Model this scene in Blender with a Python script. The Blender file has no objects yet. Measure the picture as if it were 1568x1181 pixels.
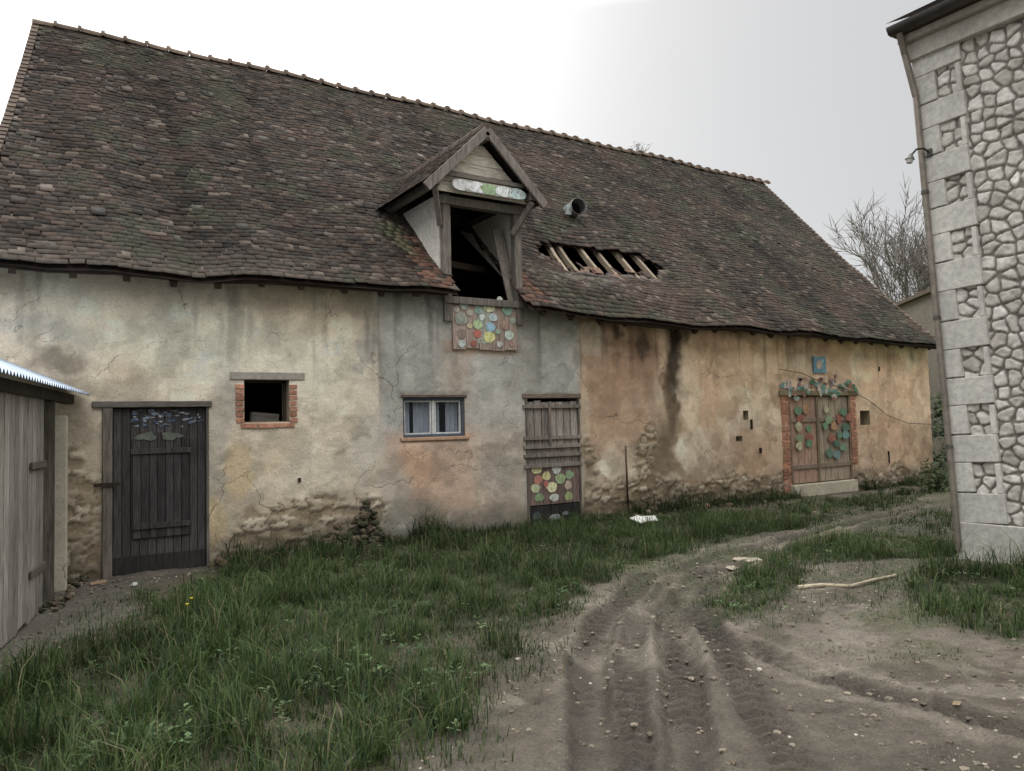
import bpy, math, random
import numpy as np
from mathutils import Vector, Matrix
random.seed(7); rng=np.random.default_rng(7)
scn=bpy.context.scene
# ---------------------------------------------------------------- camera (surveyed pose)
F=1178.0
az=math.radians(57.3); pt=math.radians(2.9); rl=math.radians(1.4)
C=np.array([0.0,-9.5,1.55])
fw=np.array([math.cos(az)*math.cos(pt),math.sin(az)*math.cos(pt),math.sin(pt)])
r0=np.array([math.sin(az),-math.cos(az),0.0]); u0=np.cross(r0,fw)
ri=r0*math.cos(rl)-u0*math.sin(rl); up=u0*math.cos(rl)+r0*math.sin(rl)
cd=bpy.data.cameras.new("camera"); cam=bpy.data.objects.new("camera",cd); scn.collection.objects.link(cam)
M=Matrix(((ri[0],up[0],-fw[0],C[0]),(ri[1],up[1],-fw[1],C[1]),(ri[2],up[2],-fw[2],C[2]),(0,0,0,1)))
cam.matrix_world=M; cd.sensor_width=36; cd.lens=F/1568*36; cd.clip_end=2000; cd.clip_start=0.05
scn.camera=cam
# survey helpers: sight-line of the photo -> true position on a wall / ground / roof plane
def ray(x,y): return fw*F+ri*(x-784)-up*(y-590.5)
def WP(x,y,Y=0.0):
    r=ray(x,y); t=(Y-C[1])/r[1]; p=C+r*t; return float(p[0]),float(p[2])
def GP(x,y,Z=0.0):
    r=ray(x,y); t=(Z-C[2])/r[2]; p=C+r*t; return float(p[0]),float(p[1])
def XP(x,y,X):
    r=ray(x,y); t=(X-C[0])/r[0]; p=C+r*t; return float(p[1]),float(p[2])
# ---------------------------------------------------------------- helpers
def lin(r,g,b,k=1.0):
    o=[]
    for c in (r,g,b):
        c/=255.0; c=c/12.92 if c<=0.04045 else ((c+0.055)/1.055)**2.4
        o.append(min(c*k,0.85))
    return np.array(o)
def desat(c,a):
    c=np.asarray(c); l=(c[...,0:1]*.3+c[...,1:2]*.55+c[...,2:3]*.15); return c*(1-a)+l*a
def h2(ix,iy,s):
    v=np.sin(ix*127.1+iy*311.7+s*74.7)*43758.5453; return v-np.floor(v)
def vn(x,y,s=0):
    xi=np.floor(x); yi=np.floor(y); fx=x-xi; fy=y-yi
    fx=fx*fx*(3-2*fx); fy=fy*fy*(3-2*fy)
    a=h2(xi,yi,s);b=h2(xi+1,yi,s);c=h2(xi,yi+1,s);d=h2(xi+1,yi+1,s)
    return a+(b-a)*fx+(c-a)*fy+(a-b-c+d)*fx*fy
def fbm(x,y,sc,o=4,s=0):
    x=np.asarray(x,float)*sc; y=np.asarray(y,float)*sc; t=0;a=.5;n=0
    for i in range(o):
        t=t+a*vn(x+i*17.3,y-i*9.1,s+i); n+=a; a*=.5; x=x*2.03; y=y*2.03
    return t/n
def ss(a,b,x):
    t=np.clip((x-a)/(b-a),0,1); return t*t*(3-2*t)
def inpoly(px,py,poly):
    r=np.zeros(px.shape,bool); n=len(poly)
    for i in range(n):
        x1,y1=poly[i];x2,y2=poly[(i+1)%n]
        if y1==y2: continue
        c=((y1>py)!=(y2>py))&(px<(x2-x1)*(py-y1)/(y2-y1)+x1)
        r^=c
    return r
def dline(px,py,L):
    best=np.full(px.shape,1e9); al=np.zeros(px.shape); acc=0
    for i in range(len(L)-1):
        a=np.array(L[i]);b=np.array(L[i+1]);d=b-a;l=np.hypot(*d)
        t=np.clip(((px-a[0])*d[0]+(py-a[1])*d[1])/(l*l),0,1)
        q=np.hypot(px-a[0]-t*d[0],py-a[1]-t*d[1]); m=q<best
        best=np.where(m,q,best); al=np.where(m,acc+t*l,al); acc+=l
    return best,al
def link(o,parent=None):
    scn.collection.objects.link(o)
    if parent is not None: o.parent=parent
    return o
def empty(name,loc=(0,0,0)):
    o=bpy.data.objects.new(name,None); scn.collection.objects.link(o); return o
def mkmesh(name,V,Fc,mat,parent=None,col=None,attrs=None,smooth=False):
    me=bpy.data.meshes.new(name)
    if isinstance(Fc,np.ndarray):
        V=np.asarray(V,np.float32); k=Fc.shape[1]
        me.vertices.add(len(V)); me.vertices.foreach_set("co",V.ravel())
        me.loops.add(Fc.size); me.loops.foreach_set("vertex_index",Fc.ravel().astype(np.int32))
        me.polygons.add(len(Fc)); me.polygons.foreach_set("loop_start",np.arange(0,Fc.size,k,dtype=np.int32))
        me.update(calc_edges=True)
    else:
        me.from_pydata([tuple(map(float,v)) for v in V],[],Fc); me.update()
    if col is not None:
        c=np.ones((len(me.vertices),4),np.float32); c[:,:3]=col
        a=me.color_attributes.new("Col",'FLOAT_COLOR','POINT'); a.data.foreach_set("color",c.ravel())
    if smooth: me.polygons.foreach_set("use_smooth",np.ones(len(me.polygons),bool))
    me.materials.append(mat)
    return link(bpy.data.objects.new(name,me),parent)
class MB:
    def __init__(s): s.v=[];s.f=[];s.c=[]
    def add(s,vs,fs,col,var=0.0):
        b=len(s.v); k=1+random.uniform(-var,var)
        s.v+= [tuple(map(float,p)) for p in vs]; s.f+=[tuple(i+b for i in f) for f in fs]; s.c+=[tuple(np.array(col)*k)]*len(vs)
    def box(s,c,d,col,var=0,rot=None,jit=0):
        vs=[]
        for x in(-.5,.5):
            for y in(-.5,.5):
                for z in(-.5,.5):
                    p=Vector((x*d[0],y*d[1],z*d[2]))
                    if jit: p+=Vector([random.uniform(-jit,jit) for _ in range(3)])
                    if rot is not None: p=rot@p
                    vs.append((p[0]+c[0],p[1]+c[1],p[2]+c[2]))
        s.add(vs,[(0,1,3,2),(4,6,7,5),(0,4,5,1),(2,3,7,6),(0,2,6,4),(1,5,7,3)],col,var)
    def bx(s,x0,x1,y0,y1,z0,z1,col,var=0,jit=0): s.box(((x0+x1)/2,(y0+y1)/2,(z0+z1)/2),(x1-x0,y1-y0,z1-z0),col,var,None,jit)
    def beam(s,p0,p1,w,h,col,var=0,upv=(0,0,1)):
        p0=Vector(p0);p1=Vector(p1);d=p1-p0;l=d.length;d.normalize()
        u=Vector(upv); sx=d.cross(u)
        if sx.length<1e-3: sx=d.cross(Vector((0,1,0)))
        sx.normalize(); u=sx.cross(d)
        R=Matrix((d,sx,u)).transposed()
        s.box((p0+p1)/2,(l,w,h),col,var,R)
    def cyl(s,p0,p1,ra,rb,col,n=8,var=0,cap=True):
        p0=Vector(p0);p1=Vector(p1);d=(p1-p0)
        if d.length<1e-6:return
        d.normalize(); a=d.orthogonal().normalized(); b=d.cross(a); vs=[]
        for p,r in((p0,ra),(p1,rb)):
            for i in range(n):
                t=2*math.pi*i/n; vs.append(p+a*math.cos(t)*r+b*math.sin(t)*r)
        fs=[(i,(i+1)%n,n+(i+1)%n,n+i) for i in range(n)]
        if cap: fs+=[tuple(range(n-1,-1,-1)),tuple(range(n,2*n))]
        s.add(vs,fs,col,var)
    def blob(s,x,z,rx,rz,y,col,n=16,irr=.08,th=.004,var=.12):
        ph=random.uniform(0,6); vs=[]; col=desat(np.array(col),.2)*.92
        for yy in(y,y+th):
            for i in range(n):
                t=2*math.pi*i/n; k=1+irr*math.sin(3*t+ph)+irr*.7*math.sin(5*t+2*ph)
                vs.append((x+rx*k*math.cos(t),yy,z+rz*k*math.sin(t)))
        s.add(vs,[tuple(range(n)),]+[(i,n+i,n+(i+1)%n,(i+1)%n) for i in range(n)],col,var)
    def rock(s,c,r,col,var=.15,flat=.7):
        P=[(1,0,0),(-1,0,0),(0,1,0),(0,-1,0),(0,0,1),(0,0,-1)]
        t=.58
        Q=[(a*t,b*t,d*t) for a in(-1,1) for b in(-1,1) for d in(-1,1)]
        ca=random.uniform(0,6.28); cs,sn=math.cos(ca),math.sin(ca); sc=(random.uniform(.7,1.3),random.uniform(.7,1.2),flat*random.uniform(.7,1.2))
        V=[]
        for p in P+Q:
            k=r*random.uniform(.8,1.1); a_,b_=p[0]*k*sc[0],p[1]*k*sc[1]; V.append((a_*cs-b_*sn+c[0],a_*sn+b_*cs+c[1],p[2]*k*sc[2]+c[2]))
        s.add(V,ROCKF,col,var)
    def obj(s,name,mat,parent=None,bevel=0,smooth=False):
        o=mkmesh(name,s.v,s.f,mat,parent,np.array(s.c),smooth=smooth)
        if bevel:
            m=o.modifiers.new("bevel",'BEVEL'); m.width=bevel; m.segments=2; m.limit_method='ANGLE'
        return o
def _rf():
    def q(a,b,d): return 6+(a>0)*4+(b>0)*2+(d>0)
    fs=[]
    for ax in range(3):
        o=[i for i in range(3) if i!=ax]
        for sg in(-1,1):
            pc=ax*2+(0 if sg>0 else 1); ring=[]
            for (m,n2) in((-1,-1),(1,-1),(1,1),(-1,1)):
                w=[0,0,0]; w[ax]=sg; w[o[0]]=m; w[o[1]]=n2; ring.append(q(*w))
            for i in range(4): fs.append((pc,ring[i],ring[(i+1)%4]))
    return fs
ROCKF=_rf()
# ---------------------------------------------------------------- materials
class NT:
    def __init__(s,name):
        s.m=bpy.data.materials.new(name); s.m.use_nodes=True; s.t=s.m.node_tree; s.n=s.t.nodes; s.b=s.n["Principled BSDF"]
        s.tc=s.n.new("ShaderNodeTexCoord").outputs["Object"]
    def k(s,a,b): s.t.links.new(a,b)
    def map(s,sc,vec=None):
        m=s.n.new("ShaderNodeMapping"); m.inputs["Scale"].default_value=sc; s.k(vec or s.tc,m.inputs["Vector"]); return m.outputs[0]
    def noise(s,sc,det=6,vec=None,rough=.6,dist=0):
        n=s.n.new("ShaderNodeTexNoise"); n.inputs["Scale"].default_value=sc; n.inputs["Detail"].default_value=det
        n.inputs["Roughness"].default_value=rough; n.inputs["Distortion"].default_value=dist
        s.k(vec or s.tc,n.inputs["Vector"]); return n.outputs["Fac"]
    def rng(s,v,a,b,c,d):
        n=s.n.new("ShaderNodeMapRange"); s.k(v,n.inputs[0])
        for i,x in enumerate((a,b,c,d)): n.inputs[i+1].default_value=x
        return n.outputs[0]
    def math(s,op,a,b=None):
        n=s.n.new("ShaderNodeMath"); n.operation=op
        for i,x in enumerate((a,b)):
            if x is None: continue
            if isinstance(x,(int,float)): n.inputs[i].default_value=x
            else: s.k(x,n.inputs[i])
        return n.outputs[0]
    def mix(s,fac,a,b,mode='MIX'):
        n=s.n.new("ShaderNodeMix"); n.data_type='RGBA'; n.blend_type=mode; n.clamp_result=False
        for i,x in((0,fac),(6,a),(7,b)):
            if isinstance(x,(int,float)): n.inputs[i].default_value=x
            elif isinstance(x,(tuple,list,np.ndarray)): n.inputs[i].default_value=(float(x[0]),float(x[1]),float(x[2]),1)
            else: s.k(x,n.inputs[i])
        return n.outputs[2]
    def grey(s,v):
        n=s.n.new("ShaderNodeCombineColor")
        for i in range(3): s.k(v,n.inputs[i])
        return n.outputs[0]
    def attr(s,nm,fac=False):
        n=s.n.new("ShaderNodeAttribute"); n.attribute_name=nm; return n.outputs["Fac" if fac else "Color"]
    def bump(s,h,dist,stg=1.0):
        n=s.n.new("ShaderNodeBump"); n.inputs["Distance"].default_value=dist; n.inputs["Strength"].default_value=stg
        s.k(h,n.inputs["Height"]); s.k(n.outputs[0],s.b.inputs["Normal"])
    def fin(s,col,rough=.9,spec=.25):
        s.k(col,s.b.inputs["Base Color"]); s.b.inputs["Roughness"].default_value=rough
        s.b.inputs["Specular IOR Level"].default_value=spec; return s.m
def gm(name,sc=12,amt=.35,bd=.004,st=(1,1,1),rough=.9,metal=0,spec=.25,dirt=None,thr=(.5,.62)):
    t=NT(name); v=t.map(st)
    n=t.noise(sc,8,v,.65); n2=t.noise(sc*.15,4,t.tc,.6)
    c=t.mix(1,t.attr("Col"),t.grey(t.rng(n,.3,.7,1-amt,1+amt)),'MULTIPLY')
    c=t.mix(1,c,t.grey(t.rng(n2,.3,.7,1-amt*.5,1+amt*.5)),'MULTIPLY')
    if dirt is not None: c=t.mix(t.rng(t.noise(sc*.9,8,v,.75),thr[0],thr[1],0,.85),c,dirt)
    t.bump(n,bd); t.b.inputs["Metallic"].default_value=metal
    return t.fin(c,rough,spec)
m_wood=gm("weathered_wood",6,.55,.007,(9,9,.8),.88,dirt=(.055,.048,.043),thr=(.56,.72))
m_woodh=gm("weathered_wood_flat",6,.45,.005,(1.2,9,9),.88)
m_tile=gm("clay_tile",14,.32,.003,(1,1,1),.85,spec=.2)
m_stone=gm("limestone",16,.22,.006)
m_brick=gm("old_brick",25,.4,.006,dirt=(.34,.28,.22),thr=(.54,.66))
m_paint=gm("flaked_paint",16,.3,.001,(1.6,1.6,.7),dirt=(.17,.14,.12),thr=(.55,.61))
m_cloth=gm("curtain_cloth",8,.08,.001)
m_metal=gm("zinc",10,.3,.001,rough=.5,metal=.6,spec=.5)
m_leaf=gm("leaves",3,.3,0.0,rough=.7)
m_bark=gm("bark",20,.3,.006)
m_dark=gm("dark_interior",5,.2,0)
m_grey=gm("gravel_stone",20,.25,.003)
# ---------------------------------------------------------------- world + sun
w=bpy.data.worlds.new("World"); scn.world=w; w.use_nodes=True; nt=w.node_tree; nn=nt.nodes; lk=nt.links.new
saz=math.radians(76); sel=math.radians(33)
sd=Vector((math.cos(saz)*math.cos(sel),math.sin(saz)*math.cos(sel),math.sin(sel)))
bg=nn["Background"]; out=nn["World Output"]
sky=nn.new("ShaderNodeTexSky"); sky.sky_type='NISHITA'; sky.sun_disc=False; sky.sun_elevation=sel; sky.sun_rotation=math.pi/2-saz
sky.dust_density=2; sky.air_density=1.0
hs=nn.new("ShaderNodeHueSaturation"); hs.inputs["Saturation"].default_value=.2; lk(sky.outputs[0],hs.inputs["Color"]); lk(hs.outputs[0],bg.inputs[0]); bg.inputs[1].default_value=.05
tc=nn.new("ShaderNodeTexCoord"); sx=nn.new("ShaderNodeSeparateXYZ"); lk(tc.outputs["Generated"],sx.inputs[0])
cr=nn.new("ShaderNodeValToRGB"); lk(sx.outputs[2],cr.inputs[0]); e=cr.color_ramp.elements
def g(v): return (v,v*.995,v*.985,1)
e[0].position=0.0; e[0].color=g(.115); e[1].position=1; e[1].color=g(1.0)
x=e.new(.25); x.color=g(.115); x=e.new(.48); x.color=g(.135); x=e.new(.62); x.color=g(.80)
dp=nn.new("ShaderNodeVectorMath"); dp.operation='DOT_PRODUCT'; nrm=nn.new("ShaderNodeVectorMath"); nrm.operation='NORMALIZE'; lk(tc.outputs["Generated"],nrm.inputs[0])
lk(nrm.outputs[0],dp.inputs[0]); dp.inputs[1].default_value=sd
mx=nn.new("ShaderNodeMath"); mx.operation='MAXIMUM'; lk(dp.outputs["Value"],mx.inputs[0]); mx.inputs[1].default_value=0
pw=nn.new("ShaderNodeMath"); pw.operation='POWER'; lk(mx.outputs[0],pw.inputs[0]); pw.inputs[1].default_value=26
gl=nn.new("ShaderNodeMixRGB"); gl.blend_type='ADD'; gl.inputs[0].default_value=1; lk(cr.outputs[0],gl.inputs[1])
sc_=nn.new("ShaderNodeVectorMath"); sc_.operation='SCALE'; sc_.inputs[0].default_value=(.22,.218,.21); lk(pw.outputs[0],sc_.inputs[3]); lk(sc_.outputs[0],gl.inputs[2])
b2=nn.new("ShaderNodeBackground"); lk(gl.outputs[0],b2.inputs[0]); b2.inputs[1].default_value=3.0
ad=nn.new("ShaderNodeAddShader"); lk(bg.outputs[0],ad.inputs[0]); lk(b2.outputs[0],ad.inputs[1]); lk(ad.outputs[0],out.inputs[0])
sl=bpy.data.lights.new("sun",'SUN'); sl.energy=.7; sl.angle=math.radians(18); sl.color=(1,.96,.9)
so=bpy.data.objects.new("sun",sl); link(so); so.rotation_euler=(-sd).to_track_quat('-Z','Y').to_euler()
scn.view_settings.view_transform='Standard'; scn.view_settings.look='None'; scn.view_settings.exposure=0
# ================================================================ BARN
barn=empty("old_stone_barn")
YE=-.35; YR=4.9
eave_px=[(-60,391),(0,399),(70,407),(190,412),(300,424),(420,427),(550,437),(690,445),(745,452),(800,470),(930,487),(1010,497),(1130,502),(1280,515),(1442,531)]
ridge_px=[(58,40),(250,78),(480,127),(600,153),(740,185),(850,210),(980,238),(1165,281)]
ev=np.array([WP(a,b,YE) for a,b in eave_px]); rg=np.array([WP(a,b,YR) for a,b in ridge_px])
XE0,XE1=ev[0,0],ev[-1,0]; XR0,XR1=rg[0,0],rg[-1,0]
def roofZ(X,t,rough=True):
    X=np.asarray(X,float)
    ze=np.interp(X,ev[:,0],ev[:,1])+.018*np.sin(X*3.1)*(1-t); zr=np.interp(X,rg[:,0],rg[:,1])+.02*np.sin(X*1.9)
    z=ze+(zr-ze)*t-.10*np.sin(np.pi*t)**1.0
    if rough:
        z=z+.15*(fbm(X,t*7,.55,3,3)-.5)*np.sin(np.pi*np.clip(t,0,1)*.9+.2)+.035*(fbm(X,t*7,2.2,2,8)-.5)
        z=z-.16*np.exp(-((X-8.2)/1.3)**2-((t-.28)/.10)**2)+.14*np.exp(-((X-7.7)/1.2)**2-((t-.10)/.07)**2)
    return z
def roofY(t): return YE+(YR-YE)*t
def roofX0(t): return XE0+(XR0-XE0)*t
def roofX1(t): return XE1+(XR1-XE1)*t
zw=lambda X: roofZ(X,(0-YE)/(YR-YE),False)
def RP(x,y):   # sight line onto roof -> (X,t)
    r=ray(x,y); lo,hi=0.0,1.0
    for _ in range(26):
        m=(lo+hi)/2; Y=roofY(m); k=(Y-C[1])/r[1]; X=C[0]+r[0]*k; Z=C[2]+r[2]*k
        if Z>float(roofZ(X,m,False)): lo=m
        else: hi=m
    return X,m
# --- openings (X0,X1,Z0,Z1)
def rect(x0,y0,x1,y1):
    a=WP(x0,(y0+y1)/2)[0]; b=WP(x1,(y0+y1)/2)[0]; z1=WP((x0+x1)/2,y0)[1]; z0=WP((x0+x1)/2,y1)[1]; return a,b,z0,z1
O_ld=rect(156,624,320,872); O_w1=rect(374,582,443,647); O_w2=rect(617,609,712,669)
O_ha=rect(806,610,889,808); O_rd=rect(1210,606,1304,772); O_s1=rect(1138,629,1146,643); O_s2=rect(1317,629,1332,651); O_s3=rect(1127,668,1137,676)
O_ld=(O_ld[0],O_ld[1],-.05,O_ld[3]); O_rd=(O_rd[0],O_rd[1],-.08,O_rd[3]); 
DX0,DX1=5.06,6.19
ZS=3.36
O_do=(DX0,DX1,ZS,3.9)
opens=[O_ld,O_w1,O_w2,O_ha,O_rd,O_s1,O_s2,O_s3,O_do]
WX0,WX1=XE0+.12,WP(1425,640)[0]
def axis(a,b,step,brk):
    p=sorted(set([a,b]+[q for q in brk if a<q<b])); o=[]
    for i in range(len(p)-1):
        n=max(1,int(round((p[i+1]-p[i])/step))); o+=list(np.linspace(p[i],p[i+1],n+1)[:-1])
    return np.array(o+[b])
xs=axis(WX0,WX1,.024,[q for o in opens for q in o[:2]]); zs=axis(-.3,3.62,.024,[q for o in opens for q in o[2:]])
GX,GZ=np.meshgrid(xs,zs,indexing='ij'); nx,nz=GX.shape
w1=fbm(GX,GZ,1.3,5,11)-.5; w2=fbm(GX,GZ,9,3,12)-.5; w3=fbm(GX,GZ,1.3,5,13)-.5; w4=fbm(GX,GZ,9,3,14)-.5
fx=GX+.5*w1+.14*w2; fz=GZ+.5*w3+.14*w4
def Xp(x,y=620): return WP(x,y)[0]
xa,xb=Xp(580),Xp(890)
K=1.42
def blend(c,col,m): return c*(1-m[...,None])+np.asarray(col)*m[...,None]
col=lin(198,185,163,K)*np.ones(GX.shape+(3,))
col=blend(col,lin(186,169,144,K),ss(.45,.62,fbm(GX,GZ,.9,4,21)))
col=blend(col,lin(173,160,140,K),ss(1.9,1.3,fz+.2*fbm(GX,GZ,2,3,5)))
cR=lin(176,149,122,K)*np.ones(GX.shape+(3,))
cR=blend(cR,lin(190,164,137,K),ss(.42,.6,fbm(GX,GZ,.7,4,31)))
cR=blend(cR,lin(152,134,114,K),ss(1.7,.9,fz))
cR=blend(cR,lin(198,186,163,K),ss(.55,.62,fbm(GX,GZ,1.1,5,32))*.6)
cR=blend(cR,lin(142,116,90,K),ss(.58,.64,fbm(GX,GZ,1.5,5,36))*.6)
cC=lin(154,152,145,K)*np.ones(GX.shape+(3,))
cC=blend(cC,lin(142,139,131,K),ss(.45,.6,fbm(GX,GZ,1.6,4,41)))
mr=ss(xb-.02,xb+.02,GX+.06*(fbm(GX*0,GZ,3,3,2)-.5)); col=blend(col,cR,mr)
mc=ss(xa-.010,xa+.010,GX+.03*(fbm(GX*0,GZ,2,3,4)-.5))*(1-mr); col=blend(col,cC,mc)
patches=[ # px centre, px radii, colour, strength, softness, kind 0 ellipse / 1 box
(695,728,100,60,(178,146,120),.75,.4,1),(640,705,36,36,(184,142,108),.45,.5,0),(700,590,24,75,(170,148,130),.5,.6,1),(745,690,50,60,(174,154,134),.5,.5,0),(770,740,40,40,(152,142,126),.6,.5,0),
(640,520,55,60,(164,162,154),.6,.5,0),(760,640,30,130,(158,154,144),.5,.5,0),(612,760,20,60,(150,148,138),.5,.4,0),(620,785,60,18,(120,116,104),.7,.4,1),(690,640,100,12,(150,150,146),.5,.4,1),
(565,530,18,42,(140,138,132),.9,.12,0),(560,692,22,38,(144,140,132),.9,.12,0),(563,600,20,200,(180,172,156),.5,.5,1),(548,575,14,8,(142,139,132),.7,.2,0),
(340,610,22,70,(160,154,142),.8,.3,0),(325,700,22,90,(164,156,140),.8,.2,1),(372,715,20,44,(194,172,130),.75,.3,0),(425,700,18,24,(188,168,132),.5,.4,0),(330,800,18,26,(192,164,110),.6,.4,0),
(70,515,90,22,(150,150,144),.5,.5,0),(95,575,45,18,(100,90,76),.7,.5,0),(30,425,60,20,(172,156,126),.8,.5,1),(250,450,330,16,(178,164,140),.5,.5,1),(120,600,60,14,(124,112,92),.6,.5,1),
(300,520,150,45,(212,201,181),.6,.6,0),(480,560,70,70,(210,199,178),.6,.6,0),(500,490,60,30,(202,186,159),.6,.6,0),(120,470,80,35,(210,197,174),.5,.6,0),
(470,660,80,50,(188,175,153),.5,.5,0),(420,780,110,30,(152,138,115),.5,.5,0),(120,720,35,130,(164,152,130),.6,.5,0),(500,720,70,50,(200,189,169),.5,.5,0),
(908,533,17,12,(220,210,188),.98,.1,1),(900,518,15,12,(214,204,182),.9,.1,0),(935,535,10,8,(208,198,176),.7,.2,0),(900,590,13,100,(152,128,102),.6,.3,1),
(955,560,52,60,(142,112,88),.8,.5,0),(985,545,20,70,(120,92,72),.7,.4,0),(960,640,55,50,(156,128,104),.7,.5,0),(1035,720,30,60,(150,130,108),.4,.5,0),
(1031,505,11,40,(40,36,30),.97,.5,0),(1036,570,12,60,(56,49,40),.9,.5,0),(1026,620,9,45,(86,70,54),.8,.6,0),(1012,690,18,60,(98,88,70),.75,.6,0),(948,500,10,12,(62,54,46),.7,.5,0),(985,520,6,30,(62,53,44),.75,.6,0),(1050,500,8,34,(74,62,48),.8,.4,0),(1120,505,5,24,(90,76,60),.7,.5,0),(1210,525,4,18,(96,80,62),.6,.5,0),
(1060,600,16,60,(206,185,158),.75,.4,0),(1048,690,16,32,(206,195,174),.85,.25,0),(1030,750,18,16,(198,187,164),.7,.3,0),(1100,560,34,60,(194,164,132),.7,.5,0),(1075,665,10,20,(206,193,170),.8,.25,0),
(1085,700,40,50,(168,148,126),.6,.5,0),(918,713,16,12,(202,192,172),.9,.12,0),(900,640,10,50,(176,161,138),.6,.3,0),(940,770,40,16,(168,157,140),.6,.3,0),(905,752,18,26,(184,173,153),.8,.3,0),(890,720,14,60,(150,140,122),.7,.3,0),
(1170,560,50,40,(198,170,138),.6,.5,0),(1250,530,70,20,(176,146,116),.6,.5,0),(1370,580,44,40,(196,162,132),.7,.5,0),(1360,680,50,50,(180,146,118),.7,.5,0),(1160,690,40,40,(172,148,122),.6,.5,0),(1330,570,20,20,(206,175,144),.6,.4,0),
(1252,560,17,15,(196,172,146),.8,.1,1),(1250,595,60,10,(196,172,148),.7,.2,1),(740,532,56,8,(150,118,96),.6,.2,1),
(680,672,46,4,(170,132,104),.8,.2,1),(1230,700,80,60,(172,138,112),.4,.5,0)]
for (px,py,rx,ry,c,st,so_,kd) in patches:
    x0,z0=WP(px,py); ax=abs(WP(px+rx,py)[0]-WP(px-rx,py)[0])/2; bz=abs(WP(px,py+ry)[1]-WP(px,py-ry)[1])/2
    wf=.35 if kd==1 else 1
    ex_=(GX+(fx-GX)*wf-x0)/ax; ez=(GZ+(fz-GZ)*wf-z0)/bz
    d=np.maximum(abs(ex_),abs(ez)) if kd==1 else np.hypot(ex_,ez)
    col=blend(col,lin(*c,K),ss(1+so_,1-so_,d)*st)
col=desat(col,.14)
flk=ss(.57,.60,fbm(GX,GZ,2.6,6,55)); col=blend(col,col*.82,flk*.8); flk2=ss(.60,.63,fbm(GX,GZ,3.4,6,56)); col=blend(col,np.minimum(col*1.18+.02,.8),flk2*.6*(1-mc*.5))
stk=ss(.56,.75,fbm(GX,GZ*.10,7,4,51))*ss(1.6,3.3,GZ+.6*fbm(GX,GZ*0,3,2,3)); col=col*(1-.32*stk[...,None])
col=col*(1-.16*ss(.5,.62,fbm(GX,GZ,3.5,5,61))[...,None])
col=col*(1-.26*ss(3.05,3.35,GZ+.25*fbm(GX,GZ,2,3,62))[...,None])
damp=ss(.66,.05,GZ+.6*(fbm(GX,GZ,1.6,4,71)-.5)); col=blend(col,lin(100,93,76,1.0),damp*.85)
lim=np.interp(GX[:,0],[WX0,.9,1.9,3.2,xa,xa+.02,xb-.02,xb,9,11,14,WX1],[.9,1.1,.35,.75,.6,-.2,.0,.65,.6,.5,.4,.4])[:,None]
rub=ss(.06,-.06,GZ-lim+.75*(fbm(GX,GZ,1.2,5,81)-.5))
for px,py,rx,ry in((475,785,50,18),(990,690,14,40),(1125,735,50,14),(118,760,26,70),(560,790,30,30),(400,830,60,18),(905,700,10,40)):
    x0,z0=WP(px,py); ax=abs(WP(px+rx,py)[0]-x0); bz=abs(WP(px,py+ry)[1]-z0)
    rub=np.maximum(rub,ss(1.2,.8,np.hypot((fx-x0)/ax,(fz-z0)/bz))*.9)
yy=.05*(fbm(GX,GZ,.7,3,91)-.5)+.022*(fbm(GX,GZ,5,4,92)-.5)-.018*mc-.006*flk
def voro(x,y,sc,s,asp=1.6):
    x=x*sc; y=y*sc*asp; xi=np.floor(x); yi=np.floor(y); d1=np.full(x.shape,9.);d2=np.full(x.shape,9.); idc=np.zeros(x.shape)
    for i in(-1,0,1):
        for j in(-1,0,1):
            cx=xi+i;cy=yi+j; qx=cx+.15+.7*h2(cx,cy,s); qy=cy+.15+.7*h2(cx,cy,s+5); d=np.hypot(qx-x,qy-y)
            idv=h2(cx,cy,s+9); m=d<d1; d2=np.where(m,d1,np.minimum(d2,d)); idc=np.where(m,idv,idc); d1=np.where(m,d,d1)
    return d2-d1,idc
e1,id1=voro(GX+.16*w1+.07*w2,GZ+.12*w3+.07*w4,6.2,3,1.9)
part=ss(.25,.5,id1+.35*(fbm(GX,GZ,4,3,83)-.5))
st=ss(.03,.18,e1); yy=yy-rub*st*part*.024+rub*.012
pal=np.stack([np.interp(id1,[0,.3,.6,1],[lin(150,136,114,K)[i],lin(164,152,132,K)[i],lin(114,102,86,K)[i],lin(178,168,150,K)[i]]) for i in range(3)],-1)
sm_=(st*part)[...,None]
scol=pal*sm_+lin(116,103,84,K)*(1-sm_)*(.7+.45*st[...,None]); scol=scol*(1-.5*damp[...,None])
col=blend(col,scol,rub*.78)
for o in opens:
    dd=np.maximum(np.maximum(o[0]-GX,GX-o[1]),np.maximum(o[2]-GZ,GZ-o[3])); yy=yy*ss(0,.10,dd)
ztop=zw(GX)-.05; GZ2=np.minimum(GZ,ztop)
V=np.stack([GX,yy,GZ2],-1).reshape(-1,3)
idx=np.arange(nx*nz).reshape(nx,nz)
cx_=(xs[:-1]+xs[1:])/2; cz_=(zs[:-1]+zs[1:])/2; keep=np.ones((nx-1,nz-1),bool)
for o in opens: keep&=~(((cx_>o[0])&(cx_<o[1]))[:,None]&((cz_>o[2])&(cz_<o[3]))[None,:])
Q=np.stack([idx[:-1,:-1],idx[1:,:-1],idx[1:,1:],idx[:-1,1:]],-1)[keep]
t=NT("lime_plaster_wall")
n1=t.noise(3,10,None,.68); n2=t.noise(40,6,None,.7); n3=t.noise(11,8,None,.7,.6)
c=t.mix(1,t.attr("Col"),t.grey(t.rng(n1,.3,.7,.84,1.16)),'MULTIPLY')
c=t.mix(1,c,t.grey(t.rng(n2,.3,.7,.84,1.16)),'MULTIPLY')
c=t.mix(t.rng(n3,.58,.72,0,.5),c,(.21,.18,.145))
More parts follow.
